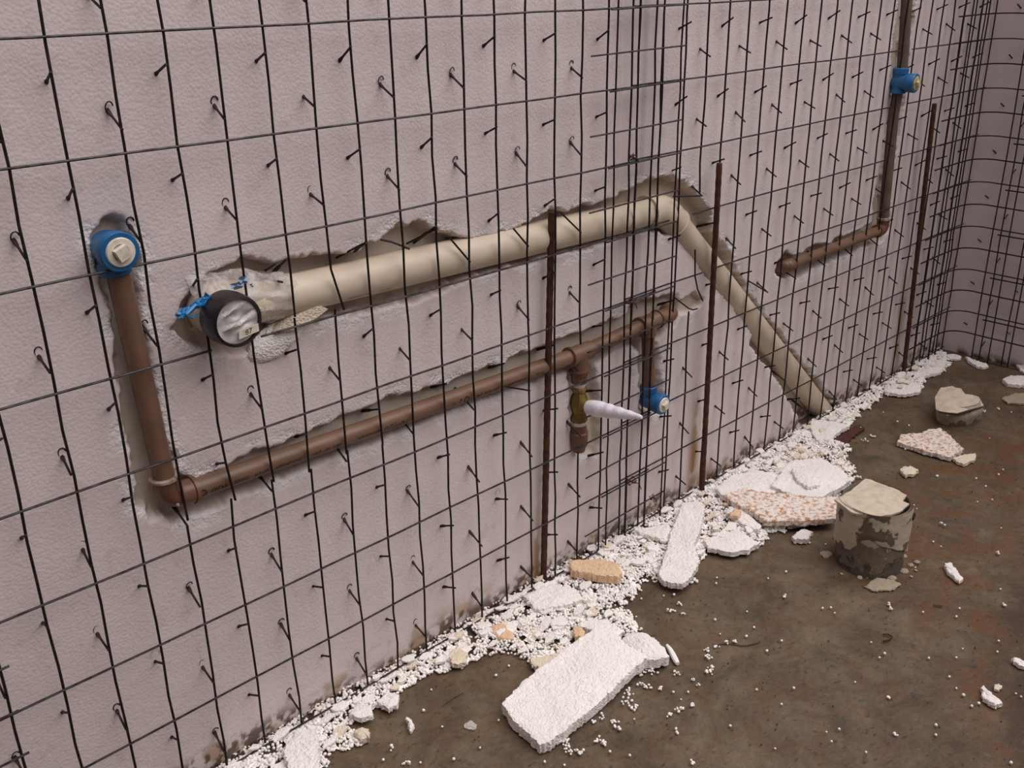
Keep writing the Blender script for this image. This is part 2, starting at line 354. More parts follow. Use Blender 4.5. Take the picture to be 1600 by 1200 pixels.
# ---- two unseen walls, added to block sky light (roofless room)
def wall_box(name, x0, x1, y0, y1, h):
    mb = MB(); v = [(x, y, z) for z in (0, h) for x, y in ((x0, y0), (x1, y0), (x1, y1), (x0, y1))]
    mb.add(v, [(0, 1, 2, 3), (4, 5, 6, 7), (0, 1, 5, 4), (1, 2, 6, 5), (2, 3, 7, 6), (3, 0, 4, 7)])
    tag(mb.build(name, M['shade_wall'], None, False), kind='structure')
wall_box('shade_wall_near', -.95, -.64, -2.85, .14, 3.2)
wall_box('shade_wall_behind', -.64, 3.2, -2.85, -2.7, 1.9)

# ================================================================ wire meshes
DZ = .15; Z0 = 1.365       # row R sits at Z0 - R*DZ (R = 1..9 inside the frame)
def zr(R): return Z0-R*DZ
def vwire(x, z0, z1, y=0, seed=0, amp=.0021, r=.0021, pts=None, lean=0):
    rn = random.Random(seed); n_ = max(2, int(abs(z1-z0)/.075)+1); L = []
    for i in range(n_+1):
        z = z0+(z1-z0)*i/n_; L.append((x+rn.uniform(-amp, amp)+lean*(z-z0), y+rn.uniform(-amp, amp)*.6, z))
    return MB().tube(L, r, 6)
def hwire(x0, x1, z, y=-.0038, seed=0, amp=.0010, r=.0019, slope=0):
    rn = random.Random(seed); n_ = max(2, int(abs(x1-x0)/.12)); L = []
    for i in range(n_+1):
        x = x0+(x1-x0)*i/n_; L.append((x, y+rn.uniform(-amp, amp)*.5, z+rn.uniform(-amp, amp)+slope*(x-x0)))
    return MB().tube(L, r, 6)

PW0, PW1, PW2 = at(392, 474, 1, .038), at(1036, 326, 1, .045), at(1290, 650, 1, .050)
RW = .0325
def seg_dist(p, a, b):
    t = np.clip(np.dot(p-a, b-a)/np.dot(b-a, b-a), 0, 1); return np.linalg.norm(p-a-t*(b-a))
PB = [at(184, 425, 1, .022), at(264, 778, 1, .022), at(905, 553, 1, .022), at(1052, 489, 1, .024)]
PB_T2, PB_T2b = at(1012, 505, 1, .023), at(1014, 606, 1, .023)
RB = .0163
PR = [at(1421, -60, 1, .020), at(1410, 105, 1, .018), at(1396, 180, 1, .020), at(1379, 358, 1, .022), at(1228, 416, 1, .024)]
RR = .0150
PIPES = [(PW0, PW1, RW), (PW1, PW2, RW), (PB[0], PB[1], RB), (PB[1], PB[3], RB), (PB_T2, PB_T2b, RB), (PR[0], PR[3], RR), (PR[3], PR[4], RR)]
def hits(p, q):
    for i in range(9):
        s = p+(q-p)*i/8
        for a, b, r in PIPES:
            if seg_dist(s, a, b) < r+.002: return True
    return False
def groove_depth(x, z):
    i = min(len(XS)-1, int(np.searchsorted(XS, x))); k = min(len(ZS)-1, max(0, int(round((z+.01)/1.35*419))))
    return Yw[i, k]-.03

# ---- left panel mesh
ml = Thing('wire_mesh', (-.45, 0, 0), 'dark steel wire grid over the left wall, from the left edge to the splice strip', 'wire mesh')
CUT = {2: ((295, 812), (290, 822)), 3: ((366, 782), (359, 780)), 4: ((429, 752), (424, 750)), 5: ((495, 733), (485, 733)), 6: ((550, 706), (543, 704)),
       7: ((598, 696), (597, 694)), 14: ((907, 538), (903, 706))}
CUT2 = {5: ((460, 495), (461, 497)), 6: ((536, 484), (525, 483))}
colx = {16: 1.198, 17: 1.272}
pin_x = {}
for c in range(-5, 18):
    x = colx.get(c, .075*c); top = 1.42; bot = .0
    segs = [[(x, top), (x, bot)]]
    cuts = [d[c] for d in (CUT2, CUT) if c in d]
    pts = [(x, top)]; parts = []
    for e, s in cuts:
        pe, ps = at(*e, 1, 0), at(*s, 1, 0); parts.append(pts+[(pe[0], pe[2])]); pts = [(ps[0], ps[2])]
    parts.append(pts+[(x, bot)])
    for i, ps in enumerate(parts):
        (xa, za), (xb, zb) = ps; n_ = max(2, int((za-zb)/.07)); rn = random.Random(c*7+i); L = []
        for k in range(n_+1):
            t = k/n_; z = za+(zb-za)*t; dx = 0
            if i == 0 and cuts: dx = (xb-x)*sm(np.array(1-(z-zb)/.10)).item()
            elif i > 0: dx = (xa-x)*sm(np.array(1-(za-z)/.16)).item()
            L.append((x+dx+rn.uniform(-1, 1)*.0022, rn.uniform(-.8, .8)*.0012, z))
        ml.part('vertical_wire', MB().tube(L, .0021, 6), M['wire'])
HCUT = {4: [(at(352, 549, 1, 0)[0], at(404, 526, 1, 0)[0])]}     # wire cut at the capped outlet
for R in range(0, 10):
    z = zr(R); spans = [(-.45, 1.30)]
    if R == 4: spans = [(-.45, .228), (.312, 1.30)]
    if R == 3: spans = [(-.45, 1.30)]
    for k, (a, b) in enumerate(spans): ml.part('horizontal_wire', hwire(a, b, z, seed=R*3+k), M['wire_light'])
# diagonal web wires: two shared meshes, each wire its own part
def pin_mesh(name, p, q, r=.0019, hook=0, over=0):
    p = np.array(p); q = np.array(q); foam = np.array((0, .030-(.008 if over else 0), 0)); t = (foam[1]-p[1])/(q[1]-p[1]); f_ = p+(q-p)*t
    L = [p, p+(q-p)*t*.72, f_, q]; m = MB().tube(L, [r, r, r*1.75, r*1.75], 5)
    if hook: m.tube([f_+np.array((.0055*math.cos(a)+.001, -.0005-.0012*math.sin(a), .006+.0075*math.sin(a))) for a in np.linspace(3.6, .2, 7)], .0011, 4)
    me = bpy.data.meshes.new(name); me.from_pydata(m.v, [], m.f); me.materials.append(M['wire']); return me
PIN_D = pin_mesh('web_wire', (-.002, -.003, .0015), (0, .040, -.021)); PIN_U = pin_mesh('web_wire', (-.002, -.003, -.0015), (0, .040, .021), hook=1)
PIN_D2 = pin_mesh('web_wire', (-.001, -.009, .005), (0, .036, -.018), over=1); PIN_U2 = pin_mesh('web_wire', (-.001, -.009, -.005), (0, .036, .018), over=1)
PIN_DL = pin_mesh('web_wire', (-.002, -.003, .0015), (0, .078, -.036)); PIN_UL = pin_mesh('web_wire', (-.002, -.003, -.0015), (0, .070, .036))
CUSTOM = {(10, 3): (702, 371), (12, 3): (802, 357), (14, 3): (876, 332), (12, 5): (782, 603)}
def put_pin(T, me, x, z, j=0, y=0):
    o = link('web_wire', me, T.e); o.location = (x-T.loc[0]+random.uniform(-.001, .001), y, z-T.loc[2]+random.uniform(-.004, .004))
    o.rotation_euler = (random.uniform(-.12, .12), 0, random.uniform(-.1, .1))
def pins(T, x, down, R, over):
    z = zr(R+(.27 if down else .78 if T is ml else .70)); gd = groove_depth(x, z+(-.018 if down else .018)); L = gd > .014
    me = ((PIN_DL if down else PIN_UL) if L else (PIN_D2 if down else PIN_U2) if over else (PIN_D if down else PIN_U))
    q = np.array((x, .04, z+(-.021 if down else .021)))
    if hits(np.array((x, 0., z)), q):
        return
    put_pin(T, me, x, z, 0, .008 if T is not ml else 0)
for c in range(-3, 16):
    for R in range(0, 9):
        over = c >= 9 and R >= 5
        if (c, R) in CUSTOM:
            q = at(*CUSTOM[(c, R)], 1, .012); ml.part('web_wire', MB().tube([(c*.075-.002, -.004, zr(R+.80)), q], .0019, 5), M['wire']); continue
        pins(ml, .075*c, c % 2 == 1, R, over)
# long bent web wires left bare in the chase
for a, b in [((573, 378), (525, 403)), ((683, 357), (635, 381)), ((430, 413), (414, 423)), ((441, 441), (420, 437))]:
    ml.part('web_wire', MB().tube([at(*a, 1, 0), at(*b, 1, .05)], .0019, 5), M['wire'])
ml.part('web_wire', MB().tube([at(594, 374, 1, .02), at(612, 378, 1, .01), at(628, 384, 1, .002), at(640, 389, 1, -.004)], .0019, 5), M['wire'])

# ---- right panel mesh
mr = Thing('wire_mesh', (1.225, 0, 0), 'dark steel wire grid right of the splice strip, in front of the sloping drain pipe', 'wire mesh')
DX0, DDX = 1.3875, .07744
for c in range(-2, 22):
    x = DX0+DDX*c
    if x > 3.02: break
    runs = [(1.42, 0.0)]
    if c == 1:
        a, b, d = at(1093, 305, 1, 0)[2], at(1086, 390, 1, 0), at(1082, 488, 1, 0)
        q = at(1098, 470, 1, .01)
        mr.part('vertical_wire', vwire(x, 1.42, a, .010, c), M['wire'])
        mr.part('vertical_wire', MB().tube([b, at(1086, 432, 1, .0), at(1090, 452, 1, .004), q], .0019, 6), M['wire'], label='dark wire bent aside below the drain bend')
        mr.part('vertical_wire', vwire(d[0], d[2], 0, .010, c+50), M['wire']); continue
    if c in (12, 13):
        continue_at = None
    mr.part('vertical_wire', vwire(x, 1.42, 0.0, .010, c+90, amp=.0018), M['wire'])
for R in range(0, 10):
    z = zr(R)+.001; sp_ = [(1.21, 3.02)]
    pl = PR[3]
    if R <= 4:
        gap = {0: at(1416, -10), 1: at(1416, -10), 2: at(1404, 78), 3: at(1398, 166), 4: at(1382, 255)}[R][0]
        sp_ = [(1.21, gap-.035), (gap+.035, 3.02)]
    if R == 4: sp_ = [(1.21, at(1048, 300, 1, .006)[0]), (at(1082, 334, 1, .006)[0], gap-.035), (gap+.035, 3.02)]
    if R == 5: sp_ = [(1.21, at(1097, 426, 1, .006)[0]), (at(1114, 424, 1, .006)[0], 3.02)]
    for k, (a, b) in enumerate(sp_): mr.part('horizontal_wire', hwire(a, b, z, .0062, R*5+k+200), M['wire_light'])
for c in range(0, 22):
    x = DX0+DDX*c
    if x > 2.99: break
    for R in range(0, 9):
        if (c, R) in ((1, 4), (1, 5)): continue
        pins(mr, x, c % 2 == 0, R, True)
mr.part('web_wire', MB().tube([at(1055, 466, 1, -.003), at(1076, 482, 1, .004), at(1083, 484, 1, .004), at(1090, 482, 1, .0)], .0019, 5), M['wire'])
mr.part('web_wire', MB().tube([at(1052, 307, 1, .006), at(1094, 306, 1, .004)], .0019, 5), M['wire'])
mr.part('web_wire', MB().tube([at(1168, 438, 1, .030), at(1200, 457, 1, .0)], .0019, 5), M['wire'])

# ---- splice meshes
sp1 = Thing('splice_mesh', (1.06, -.008, 0), 'narrow vertical strip of welded wire tied over the joint beside the valve', 'wire mesh')
for k, x in enumerate((1.142, 1.212, 1.287, 1.350)): sp1.part('vertical_wire', vwire(x, 1.42, .0, -.0075, 300+k, amp=.0022, r=.0019), M['wire'])
for k in range(0, 18):
    z = zr(.5+k*.5)-(.007 if k % 2 == 0 else .002)
    if z < .03: break
    sp1.part('horizontal_wire', hwire(1.064 if k % 2 == 0 else 1.12, 1.358, z, -.0112, 400+k, r=.0018, slope=.010), M['wire_light'])
sp2 = Thing('splice_mesh', (-.5, -.008, 0), 'ends of a wire strip entering at the lower left frame edge', 'wire mesh')
for (u, v) in ((15, 1043), (30, 1112), (46, 1177)):
    e = at(u, v, 1, -.007); sp2.part('horizontal_wire', hwire(-.5, e[0], e[2], -.0072, int(u), slope=.006), M['wire_light'])
sp2.part('vertical_wire', vwire(-.40, .6, .0, -.0045, 9), M['wire'])

# ---- corner strip bent round the corner, and the mesh of the right wall
CX, CY = 3.005, -.005
mc = Thing('corner_mesh', (3.0, 0, 0), 'strip of welded wire bent round the inner corner of the two foam walls', 'wire mesh')
for k in range(0, 19):
    z = zr(.5+k*.5)+.004
    if z < .02: break
    xs = 2.70+random.uniform(-.01, .01); ye = -.34
    L = [(xs, -.006, z), (2.85, -.007, z+.001), (2.93, -.010, z+.001)]+[tuple(p) for p in arc((2.935, -.075, z+.001), math.pi/2, .12, (1, 0, 0), (0, 1, 0), .063, 7)]+[(3.0, -.15, z-.002), (3.001, ye, z-.005)]
    mc.part('bent_wire', MB().tube(L, .0021 if k % 2 else .0024, 6), M['wire'])
for k, x in enumerate((2.745, 2.80, 2.872, 2.925)): mc.part('vertical_wire', vwire(x, 1.42, .0, -.0035, 500+k, amp=.0025, r=.0022 if k % 2 else .0028), M['wire'])
for k, y in enumerate((-.10, -.155, -.222)): mc.part('vertical_wire', MB().tube([(3.006+.002*math.sin(i*k), y+.002*math.sin(i+k), 1.42-i*.142) for i in range(11)], .0021, 6), M['wire'])
m2 = Thing('wire_mesh', (3.01, -.12, 0), 'grid of wire over the shaded foam wall at the right frame edge', 'wire mesh')
for k in range(0, 12):
    y = -.125-k*.076
    m2.part('vertical_wire', MB().tube([(3.012, y+.0015*math.sin(i*2.1+k), 1.42-i*.142) for i in range(11)], .0021, 6), M['wire'])
for R in range(0, 10):
    z = zr(R)-.020; m2.part('horizontal_wire', MB().tube([(3.008, -.115, z+.004), (3.008, -.5, z), (3.008, -1.0, z)], .0023, 6), M['wire'])
def pin_r(x, y, z, s):
    me = MB().tube([(x+.004, y, z-.001*s), (3.05, y, z+.016*s)], .0017, 5); m2.part('web_wire', me, M['wire'])
for k in range(0, 5):
    for R in range(0, 9): pin_r(3.01, -.125-k*.076, zr(R+(.3 if k % 2 else .75)), -1 if k % 2 else 1)
for R in range(0, 9):
    mc.part('web_wire', MB().tube([(3.02, -.05, zr(R+.3)), (3.045, -.055, zr(R+.3)-.014)], .0022, 5), M['wire'])

# ---- tie wires (twisted)
def tie(name, u, v, y, label, sc=1.0):
    p = at(u, v, 1, y); rn = random.Random(int(u)); T = Thing(name, p, label, 'tie wire', 'twisted tie wires on the splice strip'); m = MB()
    for k in range(3):
        L = [p+np.array((.012*sc*math.cos(a+k*2)+rn.uniform(-.003, .003), .004*math.sin(a*2+k), .007*sc*math.sin(a+k*1.3)+rn.uniform(-.002, .002))) for a in np.linspace(0, 4.6, 12)]
        m.tube(L, .0011, 5)
    T.part('twist', m, M['rust'])
    T.part('loose_end', MB().tube([p, p+np.array((.012, -.008, -.006))*sc, p+np.array((.016, -.010, -.018))*sc], .0011, 5), M['rust'])
tie('tie_wire', 986, 752, -.012, 'twisted rusty tie wire near the foot of the splice strip', 1.4)
tie('tie_wire', 983, 471, -.012, 'rusty tie wire just above the long brown pipe')
tie('tie_wire', 989, 245, -.012, 'small tie wire on the splice strip above the drain pipe', .7)
tie('tie_wire', 1019, 778, -.012, 'small tie wire below and right of the twisted rusty one', .7)

# ================================================================ rebar
for lab, (a, b), yb in (('rusty steel bar standing left of the brass valve', ((862, 333), (849, 896)), .012), ('rusty steel bar between the blue outlet and the sloping drain', ((1124, 256), (1097, 762)), -.004),
                   ('rusty steel bar nearest the far corner', ((1460, 163), (1412, 583)), -.004)):
    pa, pb = at(*a, 1, yb), at(*b, 1, yb); pb[2] = -.001; n_ = 60
    T = Thing('steel_bar', pb, lab, 'rebar'); m = MB()
    pts = [pb+(pa-pb)*i/n_ for i in range(n_+1)]; m.tube(pts, [.0068+(.0007 if i % 2 else 0) for i in range(n_+1)], 10); T.part('ribbed_bar', m, M['rust'])
    T.part('cut_end', MB().lathe(pa, pa-pb, [(0, .0066), (.002, .006)], 10), M['rust'])

# ================================================================ fittings
def collar(T, par, p, d, r, w_=.010, t=.003, m='brown_dark', name='collar'):
    d = np.array(d, float); d /= np.linalg.norm(d)
    return T.sub(par, name, MB().lathe(np.array(p)-d*w_/2, d, [(0, r), (.001, r+t), (w_-.001, r+t), (w_, r)], 24), M[m])
def unit(v): v = np.array(v, float); return v/np.linalg.norm(v)
def elbow_pts(p, d0, d1, R, n=10):
    """smooth bend: arrives along d0, leaves along d1, corner at p"""
    d0, d1 = unit(d0), unit(d1); a = p-d0*R; b = p+d1*R; L = []
    for t in np.linspace(0, 1, n): L.append((1-t)**2*a+2*t*(1-t)*p+t*t*b)
    return L
def blue_outlet(T, p, into, r=.0225, front=.045, plug='plug', name='threaded_outlet', up=True, both=False):
    """blue elbow: socket along `into`, threaded mouth facing the room"""
    out = unit((0, -1, -.02)); L = []
    m = MB()
    m.lathe(p-unit(into)*(-.0), into, [(0, r*.86), (.020, r*.86), (.022, r*.95), (.036, r*.97), (.038, r*.80)], 28)
    if both: m.lathe(p, -unit(into), [(0, r*.86), (.020, r*.86), (.022, r*.95), (.030, r*.97), (.032, r*.80)], 28)
    m.lathe(p+np.array((0, .020, 0)), out, [(0, r*.55), (.006, r*.92), (.014, r*1.0), (.020+front*.45, r*1.02), (.020+front*.5, r*1.14), (.018+front, r*1.16), (.020+front, r*1.10), (.020+front, r*.86), (.016+front, r*.86)], 32)
    b = T.part(name, m, M['blue_pvc'], label='blue threaded outlet')
    pl = MB(); f0 = p+np.array((0, .02, 0))+out*(.012+front)
    pl.lathe(f0, out, [(0, r*.85), (.009, r*.86), (.011, r*.80), (.0112, r*.50), (.008, r*.46)], 28)
    s = r*.40; q = f0+out*.007; e1 = unit((1, 0, .45)); e2 = unit(np.cross(out, e1))
    V = [q+out*h+e1*a*k+e2*b2*k for h, k in ((0, s), (.012, s*.9)) for a, b2 in ((-1, -1), (1, -1), (1, 1), (-1, 1))]
    pl.add(V, [(0, 1, 5, 4), (1, 2, 6, 5), (2, 3, 7, 6), (3, 0, 4, 7), (4, 5, 6, 7)])
    T.sub(b, 'plug', pl, M[plug], 'cream plug with a square head')
    return b
def print_marks(T, par, a, b, r, items, ang=-.15):
    """flat black print on a pipe from a to b; items = (start along, length, height, kind)"""
    d = unit(b-a); e = unit(np.cross(d, (0, -1, 0)));  # e is roughly up/down
    if e[2] < 0: e = -e
    out = unit(np.cross(e, d)); out = out if out[1] < 0 else -out
    m = MB(); rn = random.Random(3)
    def P_(s, h):
        th = h/r+ang; return a+d*s+(out*math.cos(th)+e*math.sin(th))*(r+.0004)
    def quad(s0, h0, s1, h1, w_):
        p0, p1 = np.array((s0, h0)), np.array((s1, h1)); t = p1-p0; t = t/np.linalg.norm(t); n_ = np.array((-t[1], t[0]))*w_/2
        m.add([P_(*(p0-n_)), P_(*(p1-n_)), P_(*(p1+n_)), P_(*(p0+n_))], [(0, 1, 2, 3)])
    for s, ln, h, kind in items:
        if kind == 'O':
            for k in range(10):
                a0, a1 = k*math.pi/5, (k+1)*math.pi/5
                quad(s+h*.5*math.cos(a0), h*.5*math.sin(a0), s+h*.5*math.cos(a1), h*.5*math.sin(a1), h*.22)
        elif kind == '2':
            quad(s-h*.3, h*.45, s+h*.3, h*.45, h*.2); quad(s+h*.3, h*.45, s-h*.1, -.0*h, h*.2); quad(s-.1*h, 0, s-.1*h, -h*.4, h*.2)
        elif kind == 'line':
            quad(s, h*.3, s+ln, h*.3, h*.22); quad(s, -h*.3, s+ln, -h*.3, h*.22)
        else:
            q = s
            while q < s+ln:
                hh = h*rn.uniform(.7, 1); quad(q, -h*.5, q+h*.15, -h*.5+hh, h*.22)
                if rn.random() < .75: quad(q, rn.choice((-h*.45, 0, h*.4)), q+h*.5, rn.choice((-h*.4, .05*h, h*.4)), h*.2)
                q += h*rn.uniform(.55, .8)
    T.sub(par, 'printed_marks', m, M['ink'])['kind'] = 'stuff'

# ---- long brown supply line
sup = Thing('water_pipe', PB[1]+np.array((0, 0, -RB)), 'long brown water pipe from the blue outlet at left to the brass valve', 'water pipe')
d01 = unit(PB[1]-PB[0]); d12 = unit(PB[2]-PB[1]); d23 = unit(PB[3]-PB[2])
q0 = PB[0]+d01*.0
o1 = sup.part('upright_pipe', MB().tube([PB[0]-d01*.01, PB[1]-d01*.03], RB, 28), M['brown_pvc'])
eb = sup.part('elbow', MB().tube([PB[1]-d01*.038]+elbow_pts(PB[1], d01, d12, .026, 12)+[PB[1]+d12*.038], RB+.0038, 28), M['brown_dark'])
collar(sup, eb, PB[1]-d01*.036, d01, RB+.003, .006, .0035, 'glue'); collar(sup, eb, PB[1]+d12*.040, d12, RB+.003, .008, .0035)
sup.sub(eb, 'mould_mark', MB().lathe(PB[1]+np.array((.004, -RB-.0055, -.006)), (0, 1, 0), [(0, .002), (.003, .003)], 10), M['glue'])
lp = sup.part('long_pipe', MB().tube([PB[1]+d12*.03, PB[2]-d12*.02], RB, 28), M['brown_pvc'])
Ltot = np.linalg.norm(PB[2]-PB[1]); XU = lambda u, v: float(np.dot(at(u, v, 1, .006)-PB[1], d12))
S = lambda u: XU(u, 770-(u-300)*.352)
items = [(S(317), 0, .011, 'O'), (S(331), S(353)-S(331), .008, 't'), (S(366), S(388)-S(366), .006, 'line'), (S(398), S(418)-S(398), .006, 't'), (S(431), S(470)-S(431), .0055, 't'),
         (S(488), S(502)-S(488), .0065, 't'), (S(508), S(517)-S(508), .0065, 't'), (S(520), S(531)-S(520), .0065, 't'), (S(560), S(594)-S(560), .0048, 't'),
         (S(601), S(638)-S(601), .009, 't'), (S(707), S(711)-S(707), .007, 't'), (S(720), 0, .010, '2'), (S(729), 0, .012, 'O'), (S(745), S(754)-S(745), .008, 't'),
         (S(758), S(777)-S(758), .0065, 't'), (S(786), S(822)-S(786), .005, 't'), (S(838), S(850)-S(838), .005, 't')]
print_marks(sup, lp, PB[1], PB[2], RB, items, -.25)
te = MB().tube([PB[2]-d12*.030, PB[2]+d23*.034], RB+.0036, 28); dn = unit((.006, 0, -1)); te.tube([PB[2], PB[2]+dn*.036], RB+.0036, 28)
te = sup.part('tee', te, M['brown_pvc']); collar(sup, te, PB[2]-d12*.030, d12, RB+.003, .009, .003); collar(sup, te, PB[2]+dn*.038, dn, RB+.003, .007, .003)
sup.part('short_pipe', MB().tube([PB[2]+d23*.03, PB_T2], RB, 28), M['brown_pvc'])
dT = unit(PB_T2b-PB_T2)
t2 = MB().tube([PB_T2-d23*.030, PB_T2+d23*.035], RB+.0034, 28); t2.tube([PB_T2, PB_T2+dT*.030], RB+.0034, 28)
t2 = sup.part('tee', t2, M['brown_pvc']); collar(sup, t2, PB_T2-d23*.028, d23, RB+.003, .009, .003); collar(sup, t2, PB_T2+d23*.036, d23, RB+.003, .008, .003)
sup.part('elbow', MB().tube([PB_T2+d23*.03]+elbow_pts(PB[3], d23, (0, 1, .0), .022, 10)+[PB[3]+np.array((0, .045, 0))], RB+.0025, 24), M['brown_pvc'])
sup.part('branch_pipe', MB().tube([PB_T2, PB_T2b+dT*.005], RB-.001, 24), M['brown_pvc'])
# valve hanging from the first tee
v0 = PB[2]+dn*.036
def dnp(v): return v0+dn*v
zz_ = lambda u, v: float(np.dot(at(u, v, 1, .006)-v0, dn))
sup.part('adaptor', MB().lathe(v0, dn, [(0, RB+.002), (.002, RB+.004), (.012, RB+.004), (.0125, RB+.0025), (.030, RB+.001), (.031, RB-.003)], 28), M['brown_dark'])
sup.part('thread_tape', MB().lathe(dnp(.030), dn, [(0, RB-.002), (.012, RB-.003)], 24), M['sealing_tape'])
vb = MB().lathe(dnp(.040), dn, [(0, RB-.001), (.002, RB+.002), (.008, RB+.001), (.014, RB-.003), (.022, RB+.001), (.040, RB+.005), (.058, RB+.001), (.064, RB-.001), (.078, RB+.003), (.082, RB+.003), (.083, RB-.003)], 8)
vb.lathe(dnp(.082), (.15, -1, -.02), [(0, .017), (.012, .017), (.022, .015), (.030, .0135)], 16)
vbo = sup.part('brass_valve', vb, M['brass'], label='aged brass valve body')
tipx = at(1003, 652, 0, dnp(.082)[0]+.012); b0 = dnp(.082)+np.array((.003, -.024, -.001)); dd = unit(tipx-b0); LL = np.linalg.norm(tipx-b0)
prof = []
for i in range(26):
    t = i/25; rr = .0175*(1-t)**.75*(1+.10*math.sin(t*34))+.0035 if t > .12 else .0150+.02*t; prof.append((LL*t, min(rr, .018)))
sup.sub(vbo, 'wrapped_stem', MB().lathe(b0, dd, prof, 20), M['white_tape'], 'valve stem wrapped in white plastic to a point')
sup.part('thread_tape', MB().lathe(dnp(.120), dn, [(0, RB-.001), (.002, RB+.001), (.011, RB+.0005), (.012, RB-.002)], 24), M['sealing_tape'], label='whitish collar below the valve')
sup.part('adaptor', MB().lathe(dnp(.131), dn, [(0, RB+.001), (.018, RB+.0015), (.020, RB+.0045), (.050, RB+.004), (.051, RB+.001), (.066, RB-.002), (.068, RB-.006)], 28), M['brown_dark'])
blue_outlet(sup, PB[0]+np.array((-.005, .0, .036)), d01, .0238, .034)
blue_outlet(sup, PB_T2b+np.array((.001, .0, -.030)), -dT, .0215, .045)

# ---- right brown line
rp_ = Thing('water_pipe', PR[4], 'brown water pipe let into the foam on the right, with an elbow near its foot', 'water pipe')
rp_.part('upright_pipe', MB().tube([PR[0], PR[1], PR[2], PR[3]-unit(PR[3]-PR[2])*.02], RR, 24), M['dusty_pipe'])
dA, dB_ = unit(PR[3]-PR[2]), unit(PR[4]-PR[3])
eb = rp_.part('elbow', MB().tube([PR[3]-dA*.034]+elbow_pts(PR[3], dA, dB_, .024, 12)+[PR[3]+dB_*.034], RR+.0036, 24), M['brown_dark'])
collar(rp_, eb, PR[3]-dA*.034, dA, RR+.003, .008, .003, 'glue'); collar(rp_, eb, PR[3]+dB_*.034, dB_, RR+.003, .008, .002)
rp_.part('lower_pipe', MB().tube([PR[3]+dB_*.02, PR[4]], RR, 24), M['brown_pvc'])
eb = rp_.part('elbow', MB().tube([PR[4]-dB_*.03]+elbow_pts(PR[4], dB_, (0, 1, -.2), .020, 10)+[PR[4]+np.array((0, .045, -.01))], RR+.0034, 24), M['brown_dark'])
collar(rp_, eb, PR[4]-dB_*.032, dB_, RR+.003, .008, .002)
rp_.part
pO = at(1405, 128, 1, .012)
blue_outlet(rp_, pO, (.02, 0, 1), .0225, .050, 'plug_yellow', both=True)

# ---- cream drain pipe
dr = Thing('drain_pipe', (PW2[0], PW2[1], 0), 'fat cream drain pipe running level then sloping down to the floor', 'drain pipe')
dW1, dW2 = unit(PW1-PW0), unit(PW2-PW1)
hp = dr.part('level_pipe', MB().tube([PW0, PW1-dW1*.055], RW, 40), M['white_pvc'])
print_marks(dr, hp, PW0, PW1, RW, [(float(np.dot(at(u, v, 1, .006)-PW0, dW1)), l_, .003, 't') for u, v, l_ in ((548, 466, .030), (575, 462, .012), (600, 455, .02))], -.75)
bd = dr.part('bend', MB().tube([PW1-dW1*.062]+elbow_pts(PW1, dW1, dW2, .040, 14)+[PW1+dW2*.062], RW+.0036, 40), M['white_pvc'])
collar(dr, bd, PW1-dW1*.062, dW1, RW+.003, .008, .0028, 'white_pvc'); collar(dr, bd, PW1+dW2*.062, dW2, RW+.003, .008, .0028, 'white_pvc')
dr.part('sloping_pipe', MB().tube([PW1+dW2*.05, PW2+dW2*.05], RW, 40), M['white_pvc'])
# capped end: elbow turned to the room, film held by a black band
pe = at(372, 502, 1, -.052); pc = np.array((pe[0]-.002, .038, pe[2]+.001))
dr.part('end_elbow', MB().tube([PW0+dW1*.01]+elbow_pts(pc+np.array((0, .006, 0)), -dW1, (0, -1, 0), .030, 12)+[pc+np.array((0, -.055, 0))], RW+.003, 36), M['white_pvc'])
bn = dr.part('black_band', MB().lathe(pe+np.array((-.001, .044, 0)), (0, -1, 0), [(0, .0345), (.004, .039), (.020, .0405), (.036, .040), (.046, .0385), (.0475, .0345), (.044, .0335), (.030, .0335)], 40), M['black'])
# wrinkled film over the mouth
m = MB(); nR, nA = 12, 48; V = [tuple(pe+np.array((0, -.001, 0)))]; vn = VN(44)
for i in range(1, nR+1):
    for k in range(nA):
        a = 2*math.pi*k/nA; r = .0342*i/nR; x_, z_ = r*math.cos(a), r*math.sin(a)
        h = (float(vn((x_*.8+z_*.9)*60, (x_*.5-z_*1.2)*160+9))-.5)*.0085*(1-(i/nR)**4)+.002*(1-i/nR)
        V.append((pe[0]+x_, pe[1]+.001-h, pe[2]+z_))
Fc = [(0, 1+k, 1+(k+1) % nA) for k in range(nA)]+[(1+(i-1)*nA+k, 1+(i-1)*nA+(k+1) % nA, 1+i*nA+(k+1) % nA, 1+i*nA+k) for i in range(1, nR) for k in range(nA)]
m.add(V, Fc); cp_ = dr.part('film_cover', m, M['wrinkled'], label='wrinkled clear film stretched over the pipe mouth')
# small white label with two characters
lb = MB(); lo = pe+np.array((.012, -.0055, -.0175)); e1 = unit((1, 0, .12)); e2 = np.array((0, 0, 1.))
lb.add([lo+e1*a*.017+e2*b_*.0062+np.array((0, h, 0)) for h in (0, .0008) for a, b_ in ((-1, -1), (1, -.9), (1, 1), (-.9, 1))], [(0, 1, 2, 3), (4, 5, 6, 7), (0, 1, 5, 4), (1, 2, 6, 5), (2, 3, 7, 6), (3, 0, 4, 7)])
lbo = dr.sub(cp_, 'paper_label', lb, M['plug'], 'small white label')
fc = bpy.data.curves.new('label_text', 'FONT'); fc.body = '87'; fc.size = .0115; fc.align_x = 'CENTER'; fc.align_y = 'CENTER'
fo = bpy.data.objects.new('label_text_curve', fc); COL.objects.link(fo); bpy.context.view_layer.update()
tm = bpy.data.meshes.new_from_object(fo); bpy.data.objects.remove(fo)
V = [tuple(lo+e1*v.co.x+e2*v.co.y+np.array((0, -.0004, 0))) for v in tm.vertices]; pol = [tuple(p.vertices) for p in tm.polygons]
